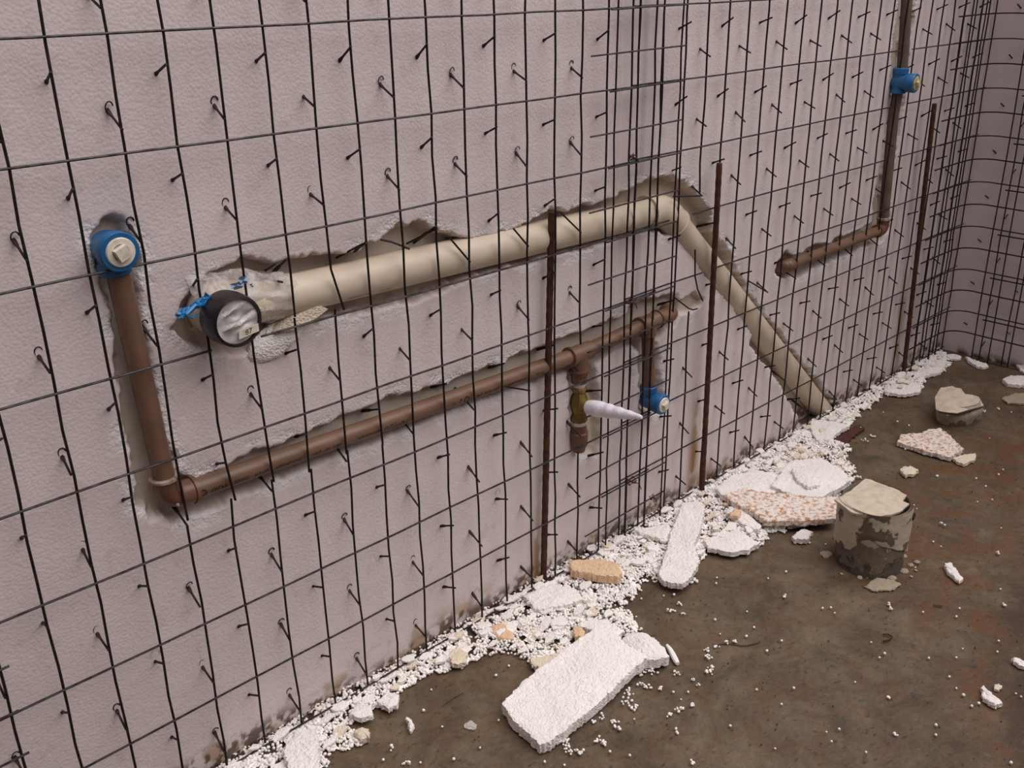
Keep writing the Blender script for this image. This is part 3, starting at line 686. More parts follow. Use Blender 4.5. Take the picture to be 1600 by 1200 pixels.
q = MB().add(V, pol); to = q.build('label_text', M['ink'], None, False); to.data.transform(Matrix.Translation(Vector(-dr.loc)))
lbo.data.materials.append(M['ink'])
bm = bmesh.new(); bm.from_mesh(lbo.data); n0 = len(bm.faces); bm.from_mesh(to.data); bm.faces.ensure_lookup_table()
for f_ in bm.faces[n0:]: f_.material_index = 1
bm.to_mesh(lbo.data); bm.free(); bpy.data.objects.remove(to)
# crumpled film bag over the elbow
m = MB(); nU, nV = 40, 48; V = []; v1, v2 = VN(61), VN(62); ax0 = pc+np.array((-.030, -.002, .004)); ax1 = PW0+dW1*.075
for i in range(nU):
    t = i/(nU-1); c = ax0+(ax1-ax0)*t
    for k in range(nV):
        a = 2*math.pi*k/nV; nn = float(v1(t*9+math.cos(a)*2.2, a*1.4))-.45
        r = (.0375+.012*nn*(1.2-t)+.0022*math.sin(a*11+t*7))*(.55+.45*min(1, t*5+.25))
        if t > .9: r = .0345+.001*nn
        if math.sin(a) > .35: r += .017*(math.sin(a)-.35)*(1-t)*(1+1.5*float(v2(t*7, a*3)))
        V.append((c[0], c[1]+r*.96*-math.cos(a)*.92, c[2]+r*math.sin(a)))
m.add(V, [(i*nV+k, i*nV+(k+1) % nV, (i+1)*nV+(k+1) % nV, (i+1)*nV+k) for i in range(nU-1) for k in range(nV)])
fm = dr.part('film_wrap', m, M['film'], label='crumpled clear plastic film around the elbow')
m = MB(); 
for (u, v, du, dv, s) in ((369, 446, .014, .006, 3), (380, 438, .010, .007, 4), (393, 446, .003, .004, 5)):
    c = at(u, v, 1, -.008); V = [(c[0], c[1]-.0005, c[2])]
    for k in range(14):
        a = k*math.pi/7; rr = .7+.5*random.Random(s*31+k).random(); V.append((c[0]+du*rr*math.cos(a)*.8, c[1]+.003*math.sin(a*3), c[2]+dv*rr*math.sin(a)))
    m.add(V, [(0, 1+k, 1+(k+1) % 14) for k in range(14)])
dr.sub(fm, 'blue_print_patch', m, mat('faded_blue_print', (.16, .25, .36), .4), 'faded blue print on the film')
# knotted blue strip
m = MB(); c = at(305, 479, 1, -.012); rn = random.Random(12)
for k in range(7):
    pts = [c+np.array((-.026+.010*j+rn.uniform(-.003, .003), rn.uniform(-.006, .006), (j-2.5)*.0035+rn.uniform(-.005, .005))) for j in range(6)]
    m.tube(pts, [.0015+rn.random()*.0025 for _ in pts], 5)
m.tube([c+np.array((-.012, 0, 0)), c+np.array((-.016, -.004, -.010)), c+np.array((-.008, -.004, -.014)), c+np.array((.002, 0, -.012))], .0016, 5)
m.tube([c+np.array((.016, 0, .008)), c+np.array((.017, -.004, .018)), c+np.array((.022, 0, .010))], [.003, .0012, .003], 5)
dr.part('blue_strip', m, M['blue_bag'], smooth=False, label='knotted blue plastic strip')

# ================================================================ drain stubs on the floor
def stub(u, v, r, h, seed, label, shape):
    p = at(u, v, 2, 0); T = Thing('capped_pipe_stub', p, label, 'pipe stub'); n_, hh = 72, 34; vn = VN(seed); vn2 = VN(seed+1)
    V = []; 
    for i in range(hh+1):
        z = h*i/hh
        for k in range(n_):
            a = 2*math.pi*k/n_; rr, zz2 = shape(a, z/h); rr *= r; V.append((p[0]+rr*math.cos(a), p[1]+rr*math.sin(a), z*zz2+(-.003 if i == 0 else 0)))
    Fq = [(i*n_+k, i*n_+(k+1) % n_, (i+1)*n_+(k+1) % n_, (i+1)*n_+k) for i in range(hh) for k in range(n_)]
    body = MB().add(V, Fq)
    top = V[-n_:]; cz = np.mean([t[2] for t in top]); tm_ = MB(); rings = 10; TV = []
    for j in range(rings+1):
        s = 1-j/rings
        for k in range(n_):
            x, y, z = top[k]; xx, yy2 = p[0]+(x-p[0])*s, p[1]+(y-p[1])*s
            TV.append((xx, yy2, z*s+cz*(1-s)+.002+(float(vn((xx-p[0])*60, (yy2-p[1])*60))-.5)*.005*(1-s)))
    tm_.add(TV, [(i*n_+k, i*n_+(k+1) % n_, (i+1)*n_+(k+1) % n_, (i+1)*n_+k) for i in range(rings) for k in range(n_)])
    return T, p, body, tm_
def stub_material(name, ax, lo, hi, seed):
    m = bpy.data.materials.new(name); m.use_nodes = True; n = m.node_tree.nodes; l = m.node_tree.links; b = n['Principled BSDF']; b.inputs['Roughness'].default_value = .75
    tcn = n.new('ShaderNodeTexCoord'); s = n.new('ShaderNodeSeparateXYZ'); l.new(tcn.outputs['Object'], s.inputs[0])
    t = n.new('ShaderNodeTexNoise'); t.inputs['Scale'].default_value = 26; t.inputs['Detail'].default_value = 3; t.inputs['Distortion'].default_value = .8
    l.new(tcn.outputs['Object'], t.inputs['Vector'])
    a = n.new('ShaderNodeMath'); a.operation = 'MULTIPLY_ADD'; l.new(t.outputs[0], a.inputs[0]); a.inputs[1].default_value = .17; l.new(s.outputs['Z'], a.inputs[2])
    r = n.new('ShaderNodeValToRGB'); r.color_ramp.interpolation = 'CONSTANT'; l.new(a.outputs[0], r.inputs[0])
    e = r.color_ramp.elements; e[0].position = 0; e[0].color = (.10, .082, .058, 1); e[1].position = lo; e[1].color = (.055, .042, .028, 1)
    x = e.new(lo+.006); x.color = (.165, .13, .098, 1); x = e.new(hi); x.color = (.40, .335, .265, 1)
    t2 = n.new('ShaderNodeTexNoise'); t2.inputs['Scale'].default_value = 90; t2.inputs['Detail'].default_value = 5; l.new(tcn.outputs['Object'], t2.inputs['Vector'])
    mr_ = n.new('ShaderNodeMapRange'); mr_.inputs[1].default_value = .3; mr_.inputs[2].default_value = .7; mr_.inputs[3].default_value = .75; mr_.inputs[4].default_value = 1.1; l.new(t2.outputs[0], mr_.inputs[0])
    mx = n.new('ShaderNodeMix'); mx.data_type = 'RGBA'; mx.blend_type = 'MULTIPLY'; mx.inputs[0].default_value = 1; l.new(r.outputs[0], mx.inputs[6]); l.new(mr_.outputs[0], mx.inputs[7])
    l.new(mx.outputs[2], b.inputs['Base Color'])
    bp = n.new('ShaderNodeBump'); bp.inputs['Strength'].default_value = .5; bp.inputs['Distance'].default_value = .003; l.new(a.outputs[0], bp.inputs['Height']); l.new(bp.outputs[0], b.inputs['Normal'])
    return m
M['sheet'] = mat('mortar_crusted_sheet', (.60, .50, .395), .85, noise=(50, (.47, .385, .295), .45, .7), bump=(90, .5, .003))
vA, vB = VN(101), VN(102)
def shA(a, t):
    e = 1+.05*math.sin(a*2+.6)+.03*(float(vA(math.cos(a)*1.5+5, math.sin(a)*1.5+t*2+5))-.5)*2+(1-t)**3*.05
    return e, 1
T, p, body, top = stub(1356, 873, .0770, .160, 111, 'tall pipe stub capped with a crusted cream sheet on the open floor', shA)
T.part('stub_pipe', body, stub_material('painted_stub', 2, .105, .172, 1))
# angular cap sheet with overhanging corners
def cap_sheet(T, p, h, corners, th=.004, droop=.02, seed=0, dome=.002):
    vn = VN(seed); c = np.array([q[:2] for q in corners]).mean(0); m = MB(); V = []; rings = 9; n_ = len(corners)*8; ring = []
    for i in range(len(corners)):
        a, b = np.array(corners[i]), np.array(corners[(i+1) % len(corners)])
        for j in range(8): ring.append(a+(b-a)*j/8)
    cz = np.mean([q[2] for q in ring])
    for s in np.linspace(1, 0, rings):
        for q in ring:
            x, y = c+(q[:2]-c)*s; V.append((x, y, q[2]*s+cz*(1-s)+(float(vn(x*70, y*70))-.5)*.004+dome*(1-s*s)))
    k0 = len(V); V += [(x, y, z-th) for x, y, z in V[:n_]]
    F_ = [(i*n_+k, i*n_+(k+1) % n_, (i+1)*n_+(k+1) % n_, (i+1)*n_+k) for i in range(rings-1) for k in range(n_)]
    F_ += [(k, (k+1) % n_, k0+(k+1) % n_, k0+k) for k in range(n_)]
    m.add(V, F_); return T.part('cap_sheet', m, M['sheet'], label='crusted cream sheet')
cs = [at(u, v, 2, z) for u, v, z in ((1304, 780, .158), (1330, 766, .162), (1352, 747, .166), (1385, 758, .167), (1417, 773, .167), (1410, 783, .164), (1421, 787, .165), (1405, 801, .160), (1370, 808, .157), (1330, 800, .157))]
co_ = cap_sheet(T, p, .132, cs, seed=120)
m = MB(); # hanging flap of the sheet on the near side
nF = 20; V = []; vn = VN(140)
for i in range(nF+1):
    for j in range(9):
        t = i/nF; a = math.radians(108+t*188); ln = .025+.125*float(vn(t*6.2, 1.5)); zz2 = .1605-ln*j/8
        rr = .0805+.0030*float(vn(t*6, j*.6)); V.append((p[0]+rr*math.cos(a), p[1]+rr*math.sin(a), zz2))
m.add(V, [(i*9+j, i*9+j+1, (i+1)*9+j+1, (i+1)*9+j) for i in range(nF) for j in range(8)])
T.sub(co_, 'hanging_flap', m, mat('stained_sheet', (.50, .42, .33), .85, noise=(24, (.13, .10, .068), .545, .575), bump=(60, .6, .004)))
T.sub(co_, 'torn_gap', MB().lathe((p[0]+.020, p[1]-.0785, .138), (.15, -1, 0), [(0, .010), (.0045, .009)], 9), M['dark_hole'], 'dark gap under the sheet')
m = MB(); rn = random.Random(5)
for k in range(26):
    a = rn.uniform(0, 6.28); rr = .080+rn.uniform(0, .03); s = rn.uniform(.004, .012)
    q = (p[0]+rr*math.cos(a), p[1]+rr*math.sin(a), 0); m.lathe(q, (rn.uniform(-.2, .2), rn.uniform(-.2, .2), 1), [(0, s), (s*.25, s*.9), (s*.5, s*.4)], 7)
T.part('mortar_crumbs', m, M['mortar'], smooth=False)['kind'] = 'stuff'
def shB(a, t):
    e = 1+.10*math.sin(a*2+2.2)+.10*(float(vB(math.cos(a)*1.3+5, math.sin(a)*1.3+t*1.5+5))-.5)*2
    rnd = 1 if t < .5 else (1-((t-.5)/.5)**2*.22)
    return e*rnd*(1+.06*math.sin(t*3)), 1+.10*math.sin(a+2.4)
T, p, body, top = stub(1497, 654, .0640, .058, 131, 'low lumpy stub wrapped in a cracked cream sheet, toward the far corner', shB)
T.part('stub_pipe', body, stub_material('wrapped_stub', 2, .045, .088, 2)); T.part('cap_sheet', top, M['sheet'], label='cracked cream sheet')
m = MB(); pts = [at(u, v, 2, z) for u, v, z in ((1466, 643, .052), (1480, 646, .051), (1496, 647, .051), (1515, 642, .053), (1535, 636, .056))]
m.tube(pts, [.002, .004, .003, .004, .002], 5); T.part('crack', m, M['dark_hole'])
cap_sheet(T, p, .07, [at(u, v, 2, z) for u, v, z in ((1462, 638, .050), (1461, 620, .060), (1470, 606, .066), (1488, 603, .066), (1502, 607, .066), (1509, 617, .064), (1529, 620, .060), (1537, 633, .054), (1512, 644, .050), (1480, 648, .048))], th=.004, seed=150, dome=.012)

# ================================================================ polystyrene debris
def lump(name, outline, ztop, th, material, label, seed=0, tilt=(0, 0), rag_=.0022, bead=True, cat='foam offcut', group=None, dome=0.0):
    """flat torn foam piece: outline given on the plane z=ztop"""
    P0 = [at(u, v, 2, ztop)[:2] for u, v in outline]; c = np.mean(P0, 0); rn = random.Random(seed); ring = []
    for i in range(len(P0)):
        a, b = P0[i], P0[(i+1) % len(P0)]; n_ = max(1, int(np.linalg.norm(b-a)/.0042))
        for j in range(n_): ring.append(a+(b-a)*j/n_)
    ring = [q+np.array((rn.uniform(-1, 1), rn.uniform(-1, 1)))*rag_ for q in ring]; n_ = len(ring)
    size = max(np.linalg.norm(q-c) for q in ring); rings = max(4, min(32, int(size/.0045))); vn = VN(seed+300); V = []
    def zt(x, y, s): return ztop+tilt[0]*(x-c[0])+tilt[1]*(y-c[1])+(float(vn(x*210, y*210))-.5)*.0034+(float(vn(x*40+9, y*40))-.5)*.003+dome*(1-s*s)
    for s in np.linspace(0, 1, rings+1)[1:][::-1]:
        for q in ring:
            x, y = c+(q-c)*s; V.append((x, y, zt(x, y, s)-(.0016 if s == 1 else 0)))
    V.append((c[0], c[1], zt(c[0], c[1], 0)))
    F_ = [(i*n_+k, i*n_+(k+1) % n_, (i+1)*n_+(k+1) % n_, (i+1)*n_+k) for i in range(rings-1) for k in range(n_)]
    F_ += [((rings-1)*n_+k, (rings-1)*n_+(k+1) % n_, len(V)-1) for k in range(n_)]
    k0 = len(V)
    for lv in (.5, 1):
        for i in range(n_):
            x, y, z = V[i]; V.append((x+rn.uniform(-1, 1)*.0012, y+rn.uniform(-1, 1)*.0012, max(.0006, z-th*lv)))
    for a0, b0_ in ((0, k0), (k0, k0+n_)):
        F_ += [(a0+k, b0_+k, b0_+(k+1) % n_, a0+(k+1) % n_) for k in range(n_)]
    F_.append(tuple(k0+n_+k for k in range(n_)))
    m = MB().add(V, F_); loc = (float(c[0]), float(c[1]), float(max(0, ztop-th)))
    o = m.build(name, material, None, True, loc); tag(o, label, cat, group); return o

def spots_material(name, base, spot):
    return mat(name, base, .85, noise=(38, spot, .46, .60), bump=(230, .9, .003), spec=.25)
M['foam_spotted'] = mat('polystyrene_with_orange_beads', (.84, .75, .70), .85, noise=(95, (.50, .27, .14), .46, .64), bump=(230, .9, .003), spec=.25)
M['foam_cream'] = foam_material('polystyrene_cream', (.80, .68, .54))
SL = [
 ('foam_slab', [(785, 1095), (812, 1068), (850, 1040), (880, 1018), (910, 998), (938, 984), (958, 990), (975, 1008), (1011, 1028), (985, 1050), (960, 1073), (925, 1103), (880, 1136), (855, 1152), (843, 1154), (822, 1136), (800, 1117)], .034, .021, 'foam', 'thick white foam slab lying alone nearest the front of the floor', (.05, .05), 0),
 ('foam_chunk', [(972, 997), (988, 986), (1010, 988), (1026, 1000), (1038, 1012), (1044, 1024), (1032, 1030), (1000, 1030), (982, 1016)], .028, .020, 'foam', 'rounded white foam chunk touching the far end of the thick slab', (0, 0), .012),
 ('foam_plank', [(1068, 785), (1095, 782), (1100, 800), (1093, 830), (1085, 850), (1092, 870), (1090, 885), (1075, 905), (1065, 912), (1035, 905), (1029, 897), (1040, 865), (1050, 825)], .030, .014, 'foam', 'long white foam strip slanting out from the middle steel bar', (0, 0), 0),
 ('foam_block', [(890, 875), (945, 873), (965, 880), (972, 893), (966, 901), (950, 900), (893, 891)], .034, .018, 'foam_orange', 'orange-tan foam block beside the foot of the left steel bar', (0, 0), 0),
 ('foam_slab', [(1130, 772), (1160, 762), (1212, 770), (1282, 774), (1309, 776), (1306, 810), (1250, 813), (1195, 813), (1180, 800), (1150, 787)], .036, .014, 'foam_spotted', 'flat foam slab covered in orange beads, touching the tall stub', (0, 0), 0),
 ('foam_slab', [(1205, 758), (1225, 730), (1240, 718), (1285, 716), (1318, 735), (1329, 750), (1285, 776), (1240, 773)], .040, .012, 'foam', 'smooth white foam slab behind the orange-beaded one', (0, 0), 0),
 ('foam_flake', [(1236, 733), (1256, 728), (1280, 744), (1281, 757), (1262, 760), (1246, 750)], .050, .008, 'foam', 'small oval white flake on top of the smooth slab', (0, 0), .003),
 ('foam_slab', [(1268, 654), (1300, 658), (1330, 663), (1309, 675), (1300, 684), (1281, 692), (1272, 680), (1265, 666)], .022, .010, 'foam', 'white foam slab at the foot of the sloping drain pipe', (0, 0), 0),
 ('foam_slab', [(1118, 762), (1138, 745), (1180, 733), (1212, 738), (1226, 758), (1200, 774), (1150, 776), (1128, 772)], .030, .012, 'foam', 'white foam slab left of the orange-beaded slab', (0, 0), 0),
 ('foam_slab', [(1100, 843), (1122, 834), (1143, 829), (1163, 829), (1170, 840), (1188, 847), (1168, 859), (1142, 862), (1107, 855)], .022, .012, 'foam', 'white foam piece right of the slanting strip, at the litter edge', (0, 0), 0),
 ('foam_slab', [(993, 827), (1020, 822), (1043, 817), (1049, 826), (1040, 842), (1002, 834)], .026, .010, 'foam', 'four-sided white foam piece left of the slanting strip', (0, 0), 0),
 ('foam_slab', [(820, 929), (845, 918), (868, 911), (900, 921), (912, 934), (884, 945), (836, 951)], .024, .010, 'foam', 'smooth white foam plate just below the left steel bar', (0, 0), 0),
 ('foam_slab', [(466, 1136), (492, 1138), (498, 1160), (499, 1225), (456, 1225), (442, 1172)], .026, .012, 'foam', 'white foam plate cut off by the bottom frame edge', (0, 0), 0),
 ('foam_slab', [(1402, 689), (1409, 678), (1437, 676), (1452, 670), (1469, 669), (1485, 679), (1495, 690), (1506, 700), (1490, 711), (1486, 714), (1444, 703)], .016, .012, 'foam_spotted', 'wedge of foam in front of the low stub, rusty in the middle', (0, 0), 0),
 ('foam_flake', [(1490, 715), (1508, 709), (1525, 708), (1524, 718), (1505, 724), (1495, 720)], .010, .008, 'foam_cream', 'small cream flake at the tip of the wedge', (0, 0), 0),
 ('foam_flake', [(1405, 733), (1412, 729), (1425, 729), (1435, 734), (1430, 740), (1415, 742)], .010, .008, 'foam_cream', 'small oval cream flake between the wedge and the tall stub', (0, 0), .002),
 ('foam_flake', [(1567, 592), (1578, 586), (1602, 587), (1620, 594), (1602, 601), (1575, 599)], .014, .012, 'foam', 'white flake at the right frame edge behind the low stub', (0, 0), .003),
 ('foam_flake', [(1588, 569), (1600, 570), (1625, 580), (1610, 584), (1595, 577)], .010, .008, 'foam', 'thin white flake against the right wall at the frame edge', (0, 0), 0),
 ('foam_flake', [(1477, 554), (1490, 552), (1502, 556), (1500, 560), (1485, 560)], .010, .008, 'foam', 'small white flake on the floor at the inner corner', (0, 0), 0),
 ('foam_flake', [(1508, 556), (1516, 560), (1526, 563), (1540, 567), (1545, 572), (1536, 574), (1525, 571), (1512, 563)], .010, .008, 'foam', 'narrow white flake along the foot of the right wall', (0, 0), 0),
 ('foam_flake', [(1475, 880), (1485, 878), (1490, 886), (1496, 892), (1506, 903), (1500, 908), (1490, 899), (1482, 893)], .010, .008, 'foam', 'bright white flake right of the tall stub', (0, 0), .002),
 ('foam_flake', [(1532, 1085), (1535, 1070), (1543, 1075), (1550, 1085), (1565, 1097), (1558, 1102), (1545, 1098)], .010, .008, 'foam', 'white flake in the lower right of the floor', (0, 0), .002),
 ('foam_flake', [(1579, 1028), (1588, 1026), (1604, 1033), (1606, 1042), (1592, 1038)], .010, .008, 'foam', 'white flake cut off by the right frame edge, low down', (0, 0), 0),
 ('foam_flake', [(1552, 1070), (1560, 1067), (1568, 1071), (1562, 1078), (1555, 1077)], .006, .005, 'foam_cream', 'tiny cream flake beside the lower right white one', (0, 0), 0),
 ('foam_flake', [(1238, 836), (1256, 824), (1270, 829), (1262, 842), (1240, 842)], .016, .012, 'foam', 'white flake sticking out under the orange-beaded slab', (0, 0), 0),
 ('foam_chunk', [(552, 1144), (560, 1136), (575, 1138), (577, 1150), (564, 1156)], .016, .012, 'foam_cream', 'small pale chunk at the litter edge near the front', (0, 0), .004),
 ('foam_flake', [(634, 1119), (640, 1121), (646, 1132), (645, 1141), (640, 1140)], .010, .008, 'foam', 'short white stick of foam on bare floor near the front', (0, 0), .002),
 ('foam_flake', [(724, 1131), (734, 1125), (745, 1132), (742, 1139), (730, 1139)], .003, .0025, 'film', 'thin translucent scrap left of the thick slab', (0, 0), 0),
 ('foam_slab', [(1385, 612), (1400, 598), (1425, 594), (1440, 602), (1438, 611), (1410, 616)], .014, .010, 'foam', 'white foam piece at the wall foot near the right steel bar', (0, 0), 0),
 ('foam_slab', [(1424, 592), (1440, 580), (1457, 570), (1471, 560), (1480, 567), (1470, 580), (1450, 586)], .014, .010, 'foam', 'white foam piece between the right steel bar and the corner', (0, 0), 0),
 ('foam_slab', [(768, 977), (785, 972), (802, 990), (800, 998), (780, 996), (770, 988)], .022, .010, 'foam_orange', 'orange-tan flake in the litter above the thick slab', (0, 0), 0),
 ('foam_flake', [(895, 980), (905, 977), (914, 985), (912, 995), (900, 994)], .026, .010, 'foam_orange', 'tan flake in the litter right above the thick slab', (0, 0), 0),
 ('foam_slab', [(1140, 790), (1158, 795), (1180, 812), (1190, 822), (1185, 828), (1160, 818), (1135, 800)], .024, .010, 'foam', 'narrow foam piece below the left end of the orange-beaded slab', (0, 0), 0),
 ('foam_flake', [(1145, 795), (1158, 797), (1155, 806), (1140, 805)], .034, .008, 'foam_orange', 'small peach flake right of the slanting strip', (0, 0), 0),
 ('foam_slab', [(826, 1028), (850, 1024), (868, 1024), (868, 1032), (845, 1042), (830, 1036)], .016, .010, 'foam_cream', 'cream flake at the litter edge above the thick slab', (0, 0), 0),
 ('foam_slab', [(900, 975), (920, 968), (950, 968), (975, 985), (965, 995), (925, 985)], .026, .010, 'foam', 'white foam piece behind the far end of the thick slab', (0, 0), 0),
 ('foam_slab', [(545, 1115), (560, 1098), (580, 1100), (582, 1115), (565, 1122)], .022, .010, 'foam', 'small white plate in the litter near the bottom, left part', (0, 0), 0),
 ('foam_slab', [(590, 1095), (605, 1080), (625, 1085), (622, 1098), (605, 1106)], .020, .010, 'foam', 'small white plate in the litter below the seventh wire', (0, 0), 0),
 ('foam_slab', [(700, 1020), (715, 1008), (730, 1018), (728, 1034), (708, 1038)], .020, .010, 'foam_cream', 'small cream plate in the litter left of the thick slab', (0, 0), 0),
]
for i, (nm, ol, zt_, th, mm, lab, tl, dm) in enumerate(SL):
    lump(nm, ol, zt_, th, M[mm], lab, seed=i*17+3, tilt=tl, rag_=.0020 if nm == 'foam_slab' and th > .02 else .0026, dome=dm)
# curved stick
pts = [at(u, v, 2, .006) for u, v in ((1042, 1008), (1047, 1015), (1052, 1024), (1056, 1032), (1059, 1037))]
m = MB().tube(pts, [.003, .005, .006, .006, .004], 8); tag(m.build('foam_stick', M['foam_bead'], None, True, tuple(pts[2]*np.array((1, 1, 0)))), 'thin curved foam stick right of the rounded chunk', 'foam offcut')
# torn wedge of beads below the capped outlet
def wall_chunk():
    c = at(438, 535, 1, .020); m = MB(); rn = random.Random(8); vn = VN(9); nu, nv = 26, 20; V = []
    for i in range(nu):
        for j in range(nv):
            a, b = i/(nu-1)*2*math.pi, j/(nv-1)*math.pi; k = 1+.25*(float(vn(math.cos(a)*2+4, b*2+math.sin(a)*2))-.5)+.07*rn.random()
            V.append((c[0]+.050*k*math.sin(b)*math.cos(a)+.0, .034+.016*k*math.sin(b)*math.sin(a), c[2]+.026*k*math.cos(b)+.25*.05*math.sin(b)*math.cos(a)))
    m.add(V, [(i*nv+j, i*nv+j+1, (i+1)*nv+j+1, (i+1)*nv+j) for i in range(nu-1) for j in range(nv-1)])
    tag(m.build('foam_chunk', M['foam'], None, True, tuple(c)), 'torn bead-textured foam wedge stuck under the capped drain end', 'foam offcut')
    c = at(478, 497, 1, .010); ol = [(c[0]-.055, c[2]-.012), (c[0]-.03, c[2]+.004), (c[0]+.03, c[2]+.014), (c[0]+.045, c[2]+.004), (c[0]+.02, c[2]-.006), (c[0]-.02, c[2]-.014)]
    V = [(x, y, z) for y in (.012, .05) for x, z in ol]; m = MB().add(V, [tuple(range(6)), tuple(range(11, 5, -1))]+[(k, (k+1) % 6, 6+(k+1) % 6, 6+k) for k in range(6)])
    tag(m.build('foam_flake', M['foam_cream'], None, False, tuple(c)), 'pale flat foam sliver wedged under the start of the drain pipe', 'foam offcut')
wall_chunk()

# ---- bead litter: one uncountable mass along the wall foot
ICO = None
def ico():
    bm = bmesh.new(); bmesh.ops.create_icosphere(bm, subdivisions=1, radius=1); v = np.array([x.co[:] for x in bm.verts]); f = np.array([[y.index for y in x.verts] for x in bm.faces]); bm.free(); return v, f
IV, IF = ico()
def bead_mesh(name, C_, R_, material):
    n_ = len(C_); sc = RNG.uniform(.85, 1.2, (n_, 1, 3)); V = (IV[None]*sc*R_[:, None, None]+C_[:, None]).reshape(-1, 3); F_ = (IF[None]+np.arange(n_)[:, None, None]*len(IV)).reshape(-1, 3)
    me = bpy.data.meshes.new(name); me.vertices.add(len(V)); me.vertices.foreach_set('co', V.astype(np.float32).ravel()); nf = len(F_)
    me.loops.add(nf*3); me.loops.foreach_set('vertex_index', F_.ravel().astype(np.int32)); me.polygons.add(nf); me.polygons.foreach_set('loop_start', np.arange(0, nf*3, 3, dtype=np.int32))
    me.update(calc_edges=True); me.polygons.foreach_set('use_smooth', np.ones(nf, bool)); me.materials.append(material); return me
LIT = [at(u, v, 2, 0)[:2] for u, v in [(300, 1225), (330, 1200), (420, 1148), (480, 1110), (600, 1043), (720, 975), (847, 895), (975, 825), (1100, 755), (1250, 664), (1320, 628), (1400, 583), (1468, 543),
 (1478, 556), (1484, 572), (1470, 586), (1445, 592), (1442, 606), (1415, 618), (1372, 622), (1352, 640), (1332, 660), (1300, 690), (1330, 700), (1322, 720), (1345, 748), (1318, 765), (1305, 815), (1230, 832), (1200, 835), (1200, 850), (1160, 862),
 (1105, 862), (1098, 875), (1078, 912), (1040, 905), (1008, 912), (990, 930), (968, 950), (985, 970), (1000, 990), (950, 1000), (905, 1005), (870, 1036), (835, 1048), (808, 1030), (780, 1022),
 (700, 1050), (665, 1058), (628, 1078), (618, 1100), (575, 1112), (548, 1135), (562, 1162), (508, 1178), (505, 1225)]]
LIT = [(x, y+.0) for x, y in LIT]
n_try = 90000
bb = np.array(LIT); cx = RNG.uniform(bb[:, 0].min(), bb[:, 0].max(), n_try); cy = RNG.uniform(bb[:, 1].min()-.02, .03, n_try)
dL = sdist(cx, cy, LIT)+(fbm(cx, cy, 30, 401)-.5)*.03+(VN(402)(cx*120, cy*120)-.5)*.012
keep = (dL < 0)
dens = fbm(cx, cy, 55, 405); keep &= (dens > .385) | (RNG.random(n_try) < .10)
wallgap = (cy > .012); keep &= ~wallgap | (RNG.random(n_try) < .35)
cx, cy, dL = cx[keep], cy[keep], dL[keep]
if len(cx) > 24000: cx, cy, dL = cx[:24000], cy[:24000], dL[:24000]
rad = RNG.uniform(.0020, .0037, len(cx)); hgt = .010*sm(-dL/.03)*fbm(cx, cy, 20, 411)*1.6
cz = rad+np.clip(hgt+RNG.uniform(-.004, .003, len(cx)), 0, .03)
o = link('bead_litter', bead_mesh('bead_litter', np.stack([cx, cy, cz], -1), rad, M['foam_bead'])); tag(o, 'drift of loose white polystyrene beads along the foot of the left wall', 'debris', kind='stuff')
# fused crumb bed under the loose beads
gx_ = np.arange(bb[:, 0].min(), bb[:, 0].max(), .0036); gy_ = np.arange(bb[:, 1].min(), .03, .0036); GX, GY = np.meshgrid(gx_, gy_, indexing='ij')
GX = GX+RNG.uniform(-.001, .001, GX.shape); GY = np.minimum(GY+RNG.uniform(-.001, .001, GY.shape), .03)
sub_ = np.zeros(GX.shape, bool); GD = sdist(GX, GY, LIT)+(fbm(GX, GY, 30, 401)-.5)*.03+(VN(402)(GX*120, GY*120)-.5)*.012
gk = (GD < 0) & (fbm(GX, GY, 60, 421) > .47) & ((GY < .008) | (fbm(GX, GY, 60, 422) > .5))
GZ = .0012+.009*sm(-GD/.03)*fbm(GX, GY, 20, 411)*1.5+RNG.uniform(0, .0028, GX.shape)
nv_ = GX.shape[1]; ii = np.arange(GX.shape[0]-1)[:, None]*nv_+np.arange(nv_-1)[None]; qd = np.stack([ii, ii+nv_, ii+nv_+1, ii+1], -1)
ok = gk[:-1, :-1] & gk[1:, :-1] & gk[1:, 1:] & gk[:-1, 1:]; qd = qd[ok]; us, inv = np.unique(qd, return_inverse=True); PV = np.stack([GX, GY, GZ], -1).reshape(-1, 3)[us]; qd = inv.reshape(-1, 4)
me = bpy.data.meshes.new('crumb_bed'); me.vertices.add(len(PV)); me.vertices.foreach_set('co', PV.astype(np.float32).ravel()); me.loops.add(len(qd)*4)
me.loops.foreach_set('vertex_index', qd.ravel().astype(np.int32)); me.polygons.add(len(qd)); me.polygons.foreach_set('loop_start', np.arange(0, len(qd)*4, 4, dtype=np.int32)); me.update(calc_edges=True); me.materials.append(M['foam_bead'])
tag(link('crumb_bed', me), 'packed white foam crumbs under the loose beads along the left wall', 'debris', kind='stuff')
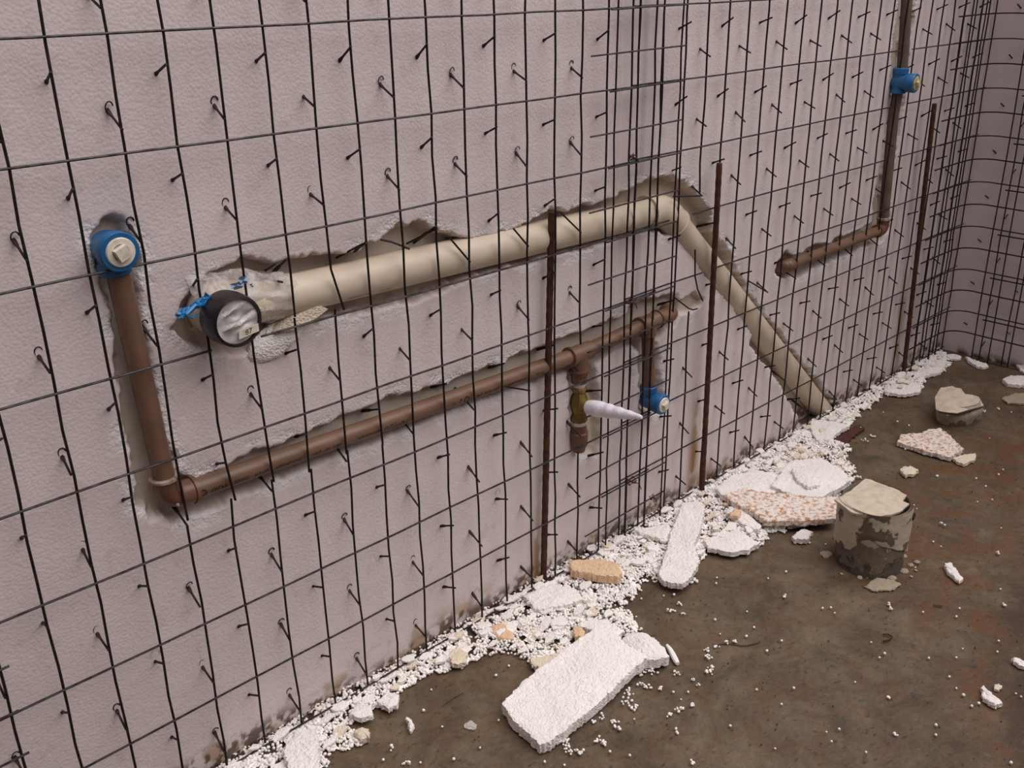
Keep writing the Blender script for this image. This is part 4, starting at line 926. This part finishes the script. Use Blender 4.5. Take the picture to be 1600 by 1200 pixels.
# irregular flat chips mixed in the drift
def chips(n_, zlo, zhi, s0, s1, material, name, label, poly=LIT, seed=1, inset=.006):
    rg = np.random.default_rng(seed); m = MB(); k = 0; b_ = np.array(poly)
    while k < n_:
        x, y = rg.uniform(b_[:, 0].min(), b_[:, 0].max()), rg.uniform(b_[:, 1].min(), .015)
        d = sdist(np.array([x]), np.array([y]), poly)[0]
        if d > -inset: continue
        s = rg.uniform(s0, s1); a0 = rg.uniform(0, 6.28); q = int(rg.integers(6, 10)); zc = rg.uniform(zlo, zhi)*min(1, -d/.04+.3); tx, ty = rg.uniform(-.25, .25, 2); th = rg.uniform(.002, .006)
        ring = []
        for j in range(q):
            a = a0+j*2*math.pi/q; rr = s*rg.uniform(.6, 1.15); dx, dy = rr*math.cos(a)*1.3, rr*math.sin(a)*.8; ring.append((x+dx, min(y+dy, .026), max(.001, zc+tx*dx+ty*dy)))
        V = [(a, b, c+th) for a, b, c in ring]+ring; V.append((x, y, zc+th+.001))
        m.add(V, [(j, (j+1) % q, 2*q) for j in range(q)]+[(q+j, q+(j+1) % q, (j+1) % q, j) for j in range(q)]+[tuple(range(2*q-1, q-1, -1))]); k += 1
    o = m.build(name, material, None, False); tag(o, label, 'debris', kind='stuff')
chips(480, .006, .018, .006, .017, M['foam'], 'foam_chips', 'countless small white foam flakes mixed into the bead drift', seed=3)
chips(55, .010, .020, .006, .015, M['foam_cream'], 'foam_chips', 'scattered cream foam flakes mixed into the bead drift', seed=4)
# dark grit at the very foot of the wall
gx = RNG.uniform(.05, 3.0, 1500); gy = .028-np.abs(RNG.normal(0, .012, 1500)); gr = RNG.uniform(.0012, .0036, 1500)
o = link('wall_grit', bead_mesh('wall_grit', np.stack([gx, gy, gr*.7+RNG.uniform(0, .006, 1500)], -1), gr, M['dirt'])); tag(o, 'dark grit and crumbs in the crack between left wall and floor', 'debris', kind='stuff')
gx = RNG.uniform(-.2, 3.0, 1100); gy = -RNG.uniform(0, 1.5, 1100)**1.0; gr = RNG.uniform(.0006, .0019, 1100)
o = link('floor_grit', bead_mesh('floor_grit', np.stack([gx, gy, gr*.4], -1), gr, M['dirt'])); tag(o, 'fine dark grit strewn over the brown concrete floor', 'debris', kind='stuff')

# ---- small clumps lying singly on the bare floor
def clump(pts, label, n_=7, s=.010, mt='foam_bead', seed=0, name='bead_clump'):
    rg = np.random.default_rng(seed); C_ = []; R_ = []
    P_ = [at(u, v, 2, 0) for u, v in pts]; c = np.mean(P_, 0)
    for p in P_:
        for k in range(n_):
            r = rg.uniform(.0019, .0031); d = rg.normal(0, s*.5, 2); C_.append((p[0]+d[0]-c[0], p[1]+d[1]-c[1], r+(rg.random() < .25)*.003)); R_.append(r)
    o = link(name, bead_mesh(name, np.array(C_), np.array(R_), M[mt])); o.location = (c[0], c[1], 0); return tag(o, label, 'bead clump')
CL = [([(1108, 1030), (1112, 1045), (1106, 1052)], 'largest knot of fused beads right of the thick slab', 8, .008), ([(1106, 1018), (1118, 1012)], 'short bead trail above the largest knot', 5, .006),
 ([(1135, 1005), (1148, 1004)], 'row of beads at the start of a dark thread', 7, .006), ([(985, 1085), (978, 1098), (990, 1107)], 'ragged bead cluster right of the thick slab edge', 9, .010),
 ([(1002, 1070), (1012, 1075), (1030, 1076)], 'forked bead cluster between slab and rounded chunk', 6, .007), ([(1045, 1118), (1060, 1112), (1065, 1108)], 'bead cluster below the forked one', 6, .006),
 ([(1083, 1103)], 'small pair of beads right of the lower bead cluster', 5, .004), ([(958, 1128), (966, 1140)], 'bead cluster just off the right corner of the thick slab', 8, .008), ([(928, 1130), (940, 1122)], 'V-shaped bead cluster by the slab edge', 5, .006),
 ([(1055, 1140), (1057, 1147)], 'two stacked beads low centre', 3, .003), ([(880, 1160), (888, 1172), (905, 1178)], 'cream crumbly clump below the lower end of the slab', 12, .010), ([(935, 1158), (945, 1163)], 'loose cluster low centre below the slab', 8, .008),
 ([(1012, 1045), (1020, 1050), (1005, 1052)], 'bead cluster hidden under the rounded chunk', 9, .009), ([(1056, 1052), (1060, 1055)], 'flat bead pair right of the rounded chunk', 4, .005),
 ([(1084, 1064), (1090, 1073)], 'two beads beside the largest knot', 3, .003), ([(1388, 946), (1391, 953)], 'bright white bead clump on the brown floor before the tall stub', 5, .004), ([(1226, 934)], 'peach bead clump left of the tall stub', 6, .004),
 ([(1388, 1091)], 'white bead clump low, right of centre', 4, .004), ([(1400, 1150)], 'greyish bead clump near the bottom, right half', 4, .004), ([(1558, 865)], 'cream bead clump right of the bright flake', 5, .005), ([(1568, 947)], 'peach bead clump at far right', 5, .004),
 ([(1080, 1193)], 'bead clump at the bottom frame edge, centre', 5, .005), ([(1060, 945), (1050, 955)], 'small clump above the rounded chunk', 4, .006), ([(1045, 957), (1067, 961)], 'beads strewn above the curved stick', 3, .005),
 ([(638, 1196), (632, 1194)], 'bead pair at the bottom frame edge, left of the slab', 4, .004), ([(612, 1170), (611, 1174)], 'two touching beads left of the slab', 2, .002), ([(1345, 672), (1362, 683), (1352, 690)], 'beads around the reddish patch by the drain foot', 7, .009),
 ([(1475, 823), (1470, 820)], 'bead pair right of the tall stub', 3, .003), ([(1464, 745)], 'single fat clump between wedge and tall stub', 4, .003), ([(1538, 644), (1560, 640)], 'cream crumbs right of the low stub', 4, .006)]
for i, (pt, lb_, n_, s) in enumerate(CL): clump(pt, lb_, n_, s, seed=i+900)
# single beads
SB = [(775, 1057), (674, 1079), (662, 1112), (691, 1137), (750, 1170), (599, 1189), (709, 1188), (779, 1127), (657, 1193), (795, 1042), (800, 924), (1002, 924), (1002, 937), (994, 965), (1037, 932), (1053, 931), (1120, 904), (1119, 913),
 (1167, 957), (1178, 982), (1117, 970), (1125, 992), (1166, 996), (1198, 1019), (1221, 1003), (1182, 1079), (1240, 1077), (1141, 1136), (1211, 1171), (1075, 1083), (1052, 1083), (1064, 1094), (991, 1125), (953, 1176), (984, 1182), (851, 1192), (882, 1197),
 (1285, 952), (1298, 951), (1304, 959), (1442, 958), (1499, 952), (1494, 965), (1504, 1015), (1494, 1029), (1361, 1005), (1382, 1023), (1374, 1029), (1451, 1030), (1336, 1067), (1483, 1059), (1494, 1077), (1505, 1088), (1518, 1105), (1529, 1101), (1555, 1108),
 (1462, 1135), (1291, 1145), (1311, 1141), (1299, 1160), (1353, 1177), (1462, 1150), (1579, 1194), (1558, 1020), (1560, 1003), (1563, 922), (1428, 790), (1432, 796), (1525, 749), (1540, 761), (1560, 743), (1550, 782), (1564, 826), (1527, 785), (1333, 731), (1414, 703),
 (1442, 707), (1402, 660), (1420, 666), (1380, 645), (1580, 645), (1458, 848), (1470, 855), (1290, 852), (1265, 850), (1200, 905), (1228, 895), (1430, 888), (1567, 735), (1546, 686), (1595, 1090), (1587, 1085), (1221, 1102)]
bm_ = bead_mesh('foam_bead', np.zeros((1, 3)), np.ones(1), M['foam_bead'])
for i, (u, v) in enumerate(SB):
    p = at(u, v, 2, 0); r = random.Random(i).uniform(.0020, .0034); o = link('foam_bead', bm_); o.location = (p[0], p[1], r); o.scale = (r, r, r); o.rotation_euler = (i, i*2, i*3)
    tag(o, 'single loose white polystyrene bead on the bare brown floor', 'bead', 'single loose beads scattered over the bare floor')
# dark threads and scraps
def thread(pts, label, r=.0012, mt='dirt'):
    P_ = [at(u, v, 2, r) for u, v in pts]; m = MB().tube(P_, r, 6); tag(m.build('thread', M[mt], None, True, tuple(P_[0]*np.array((1, 1, 0)))), label, 'thread')
thread([(1118, 1010), (1125, 1006), (1140, 1006), (1160, 1009), (1175, 1007), (1188, 1003)], 'dark thread with beads caught on it, on the floor right of the slab')
thread([(1380, 991), (1388, 991), (1394, 995), (1390, 1000), (1380, 1002)], 'short dark hooked scrap on the floor in front of the tall stub', .0018, 'rust')
thread([(1458, 945), (1465, 946), (1472, 947)], 'short dark twig right of the white clump before the tall stub', .0015)
thread([(690, 1104), (710, 1090), (725, 1082)], 'thin reddish thread left of the thick slab', .0006, 'rust')
lump('rag', [(1285, 692), (1300, 688), (1315, 672), (1345, 662), (1352, 668), (1330, 685), (1318, 700), (1300, 706)], .006, .005, mat('dark_red_rag', (.07, .018, .012), .8), 'dark reddish-brown rag on the floor behind the white slabs', 501, cat='rag')
lump('mortar_dab', [(1565, 622), (1585, 614), (1605, 614), (1620, 622), (1600, 630), (1575, 629)], .006, .005, M['mortar'], 'tan dab of mortar on the floor at the right frame edge', 502, cat='mortar')
lump('mortar_dab', [(1350, 915), (1370, 902), (1395, 905), (1408, 912), (1395, 921), (1365, 922)], .005, .004, M['mortar'], 'tan dab of mortar at the near foot of the tall stub', 503, cat='mortar')
